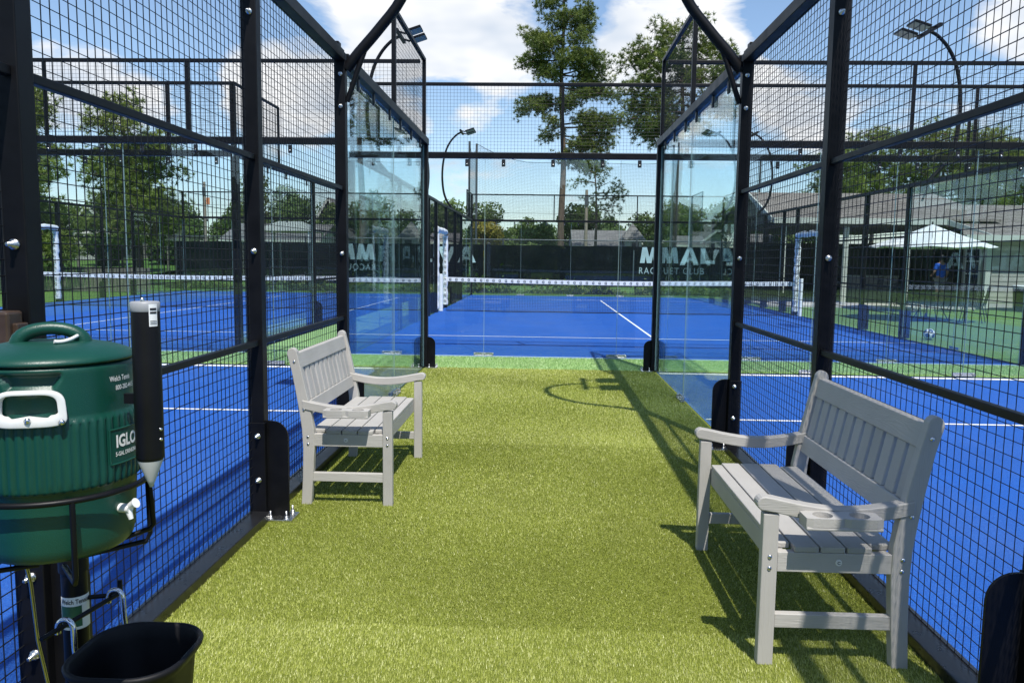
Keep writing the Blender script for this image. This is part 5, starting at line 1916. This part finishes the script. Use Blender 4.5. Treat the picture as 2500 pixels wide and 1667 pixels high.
table('round black metal patio table under the big white umbrella', 10.32, 21.25)
table('round black metal patio table deep in the shaded patio', 11.4, 29.4)
table('round black metal patio table nearest the club house wing', 13.35, 25.6, .5)


def chair():
    root = local_thing('patio_chair', 'tmp', 'chair')
    MB().box(-.23, .23, -.22, .24, .42, .44).build('seat', M['iron'], root, .005)
    bk = MB()
    for i in range(9):
        x = -.20 + .05 * i
        bk.wire((x, -.235, .46), (x, -.30, .88 + .03 * math.cos(x * 6)), .007)
    for i in range(5):
        z = .52 + .08 * i
        bk.wire((-.22, -.245 - .0125 * i, z), (.22, -.245 - .0125 * i, z), .006)
    bk.build('backrest_lattice', M['iron'], root, kind='stuff')
    MB().tube([(-.23, -.22, .42), (-.235, -.30, .80), (-.18, -.312, .90), (0, -.318, .93), (.18, -.312, .90), (.235, -.30, .80), (.23, -.22, .42)], .013, 8).build('back_frame', M['iron'], root)
    for sx in (-1, 1):
        MB().tube([(sx * .23, -.27, .66), (sx * .27, .0, .67), (sx * .26, .20, .64), (sx * .24, .22, .44)], .011, 6).build('arm', M['iron'], root)
        MB().tube([(sx * .22, .22, .43), (sx * .25, .28, .01)], .012, 6).build('leg', M['iron'], root)
        MB().tube([(sx * .22, -.21, .43), (sx * .24, -.30, .01)], .012, 6).build('leg', M['iron'], root)
    return root


ch0 = chair()
CH = [(9.45, 20.7, -.9, 'black metal patio chair at the left of the umbrella table'), (11.2, 20.8, .95, 'black metal patio chair at the right of the umbrella table'),
      (10.0, 22.15, 3.3, 'black metal patio chair behind the umbrella table'), (10.75, 20.35, .25, 'black metal patio chair in front of the umbrella table'),
      (10.6, 29.0, -1.3, 'black metal patio chair left of the shaded patio table'), (12.2, 29.6, 1.5, 'black metal patio chair right of the shaded patio table'),
      (12.75, 25.1, -.8, 'black metal patio chair at the table nearest the club house wing')]
for i, (x, y, a, lab) in enumerate(CH):
    o = ch0 if i == 0 else copy_tree(ch0)
    o.location, o.rotation_euler = (x, y, .0 if y < 26.7 else .05), (0, 0, a)
    tag(o, lab, 'chair', 'black metal patio chairs')

can = thing('trash_can', 'black trash can with white liner beside the club house wall', 'trash can', (15.35, 25.75, 0))
MB().lathe([(0, .01), (.24, .01), (.29, .80), (.30, .82)], 24, (15.35, 25.75, 0)).build('can', M['black_pl'], can)
MB().lathe([(.305, .74), (.312, .80), (.308, .835), (.27, .835), (.26, .70)], 24, (15.35, 25.75, 0)).build('liner', M['white_pl'], can)


# ------------------------------------------------------------------ person by the umbrella
def skin(name, verts, edges, radii, mat, parent, root_i=0, sub=2):
    me = bpy.data.meshes.new(name)
    me.from_pydata(verts, edges, [])
    me.materials.append(mat)
    o = link(name, me, parent)
    md = o.modifiers.new('skin', 'SKIN')
    sv = me.skin_vertices[0].data if me.skin_vertices else None
    if sv is None:
        me.skin_vertices if False else None
    for i, r_ in enumerate(radii):
        rr_ = r_ if isinstance(r_, tuple) else (r_, r_)
        me.skin_vertices[0].data[i].radius = rr_
        me.skin_vertices[0].data[i].use_root = (i == root_i)
    md.use_smooth_shade = True
    sb = o.modifiers.new('sub', 'SUBSURF')
    sb.levels = sb.render_levels = sub
    return o


per = local_thing('person', 'person in blue shirt and grey shorts standing with back turned in the patio shade', 'person', (13.95, 28.2, .05), .15)
V = [(0, 0, .93), (0, .0, 1.10), (0, .01, 1.28), (0, 0, 1.42), (0, .0, 1.50), (0, .015, 1.58), (0, .02, 1.70),
     (.10, 0, .88), (.105, .02, .50), (.11, -.01, .09), (.12, .12, .035), (-.10, 0, .88), (-.105, -.02, .50), (-.11, -.03, .09), (-.12, .10, .035),
     (.17, 0, 1.40), (.24, -.01, 1.14), (.25, .10, .92), (.25, .15, .84), (-.17, 0, 1.40), (-.25, .0, 1.15), (-.22, .18, 1.02), (-.19, .27, 1.02)]
E_ = [(0, 1), (1, 2), (2, 3), (3, 4), (4, 5), (5, 6), (0, 7), (7, 8), (8, 9), (9, 10), (0, 11), (11, 12), (12, 13), (13, 14), (3, 15), (15, 16), (16, 17), (17, 18), (3, 19), (19, 20), (20, 21), (21, 22)]
RR = [(.15, .11), (.14, .10), (.16, .115), (.13, .09), .055, (.075, .09), (.065, .085), .085, .058, .042, .04, .085, .058, .042, .04, .06, .043, .032, .036, .06, .043, .032, .036]
skin('body', V, E_, RR, M['skin'], per)
SV = [(0, 0, .90), (0, 0, 1.10), (0, .01, 1.28), (0, 0, 1.42), (0, 0, 1.465), (.175, 0, 1.395), (.225, -.01, 1.20), (-.175, 0, 1.395), (-.228, 0, 1.20)]
skin('shirt', SV, [(0, 1), (1, 2), (2, 3), (3, 4), (3, 5), (5, 6), (3, 7), (7, 8)], [(.175, .13), (.165, .122), (.182, .136), (.152, .11), (.07, .075), .078, .066, .078, .066], M['shirt'], per)
PV = [(0, 0, .93), (.10, 0, .86), (.108, .015, .56), (-.10, 0, .86), (-.108, -.015, .56)]
skin('shorts', PV, [(0, 1), (1, 2), (0, 3), (3, 4)], [(.165, .125), .108, .088, .108, .088], M['shorts'], per)
MB().lathe([(0, .125), (.05, .118), (.085, .085), (.098, .03), (.096, -.02), (.08, -.06), (.06, -.085)], 20, (0, .005, 1.645)).build('hair', M['hair'], per)


# ------------------------------------------------------------------ unseen wood added behind the viewpoint to darken what the glass mirrors
rg = np.random.default_rng(77)
n = 26000
cx_ = np.linspace(-62, 62, 42) + rg.uniform(-1.2, 1.2, 42)
cy_ = -30 + rg.uniform(-4, 4, 42)
ch_ = rg.uniform(5.5, 9.5, 42)
pk = rg.integers(0, 42, n)
d = rg.normal(size=(n, 3))
d /= np.linalg.norm(d, axis=1)[:, None]
p = np.stack([cx_[pk] + d[:, 0] * 2.4, cy_[pk] + d[:, 1] * 2.0, ch_[pk] * .5 + d[:, 2] * ch_[pk] * .5], 1) + rg.normal(scale=.3, size=(n, 3))
a = rg.normal(size=(n, 3)); a /= np.linalg.norm(a, axis=1)[:, None]
b = np.cross(a, rg.normal(size=(n, 3))); b /= np.linalg.norm(b, axis=1)[:, None]
s = rg.uniform(.7, 1.2, n)[:, None]
q = np.stack([p - a * s, p + b * s * .6, p + a * s, p - b * s * .6], 1).reshape(-1, 3)
wd_ = link('added_woodland', np_mesh('added_woodland', q, np.arange(len(q)).reshape(-1, 4), M['leaf'], rg.uniform(0, 1, n)), kind='stuff')
wd_['label'] = 'belt of dark trees added out of view to darken the reflections in the glass'
wd_['category'] = 'wood'
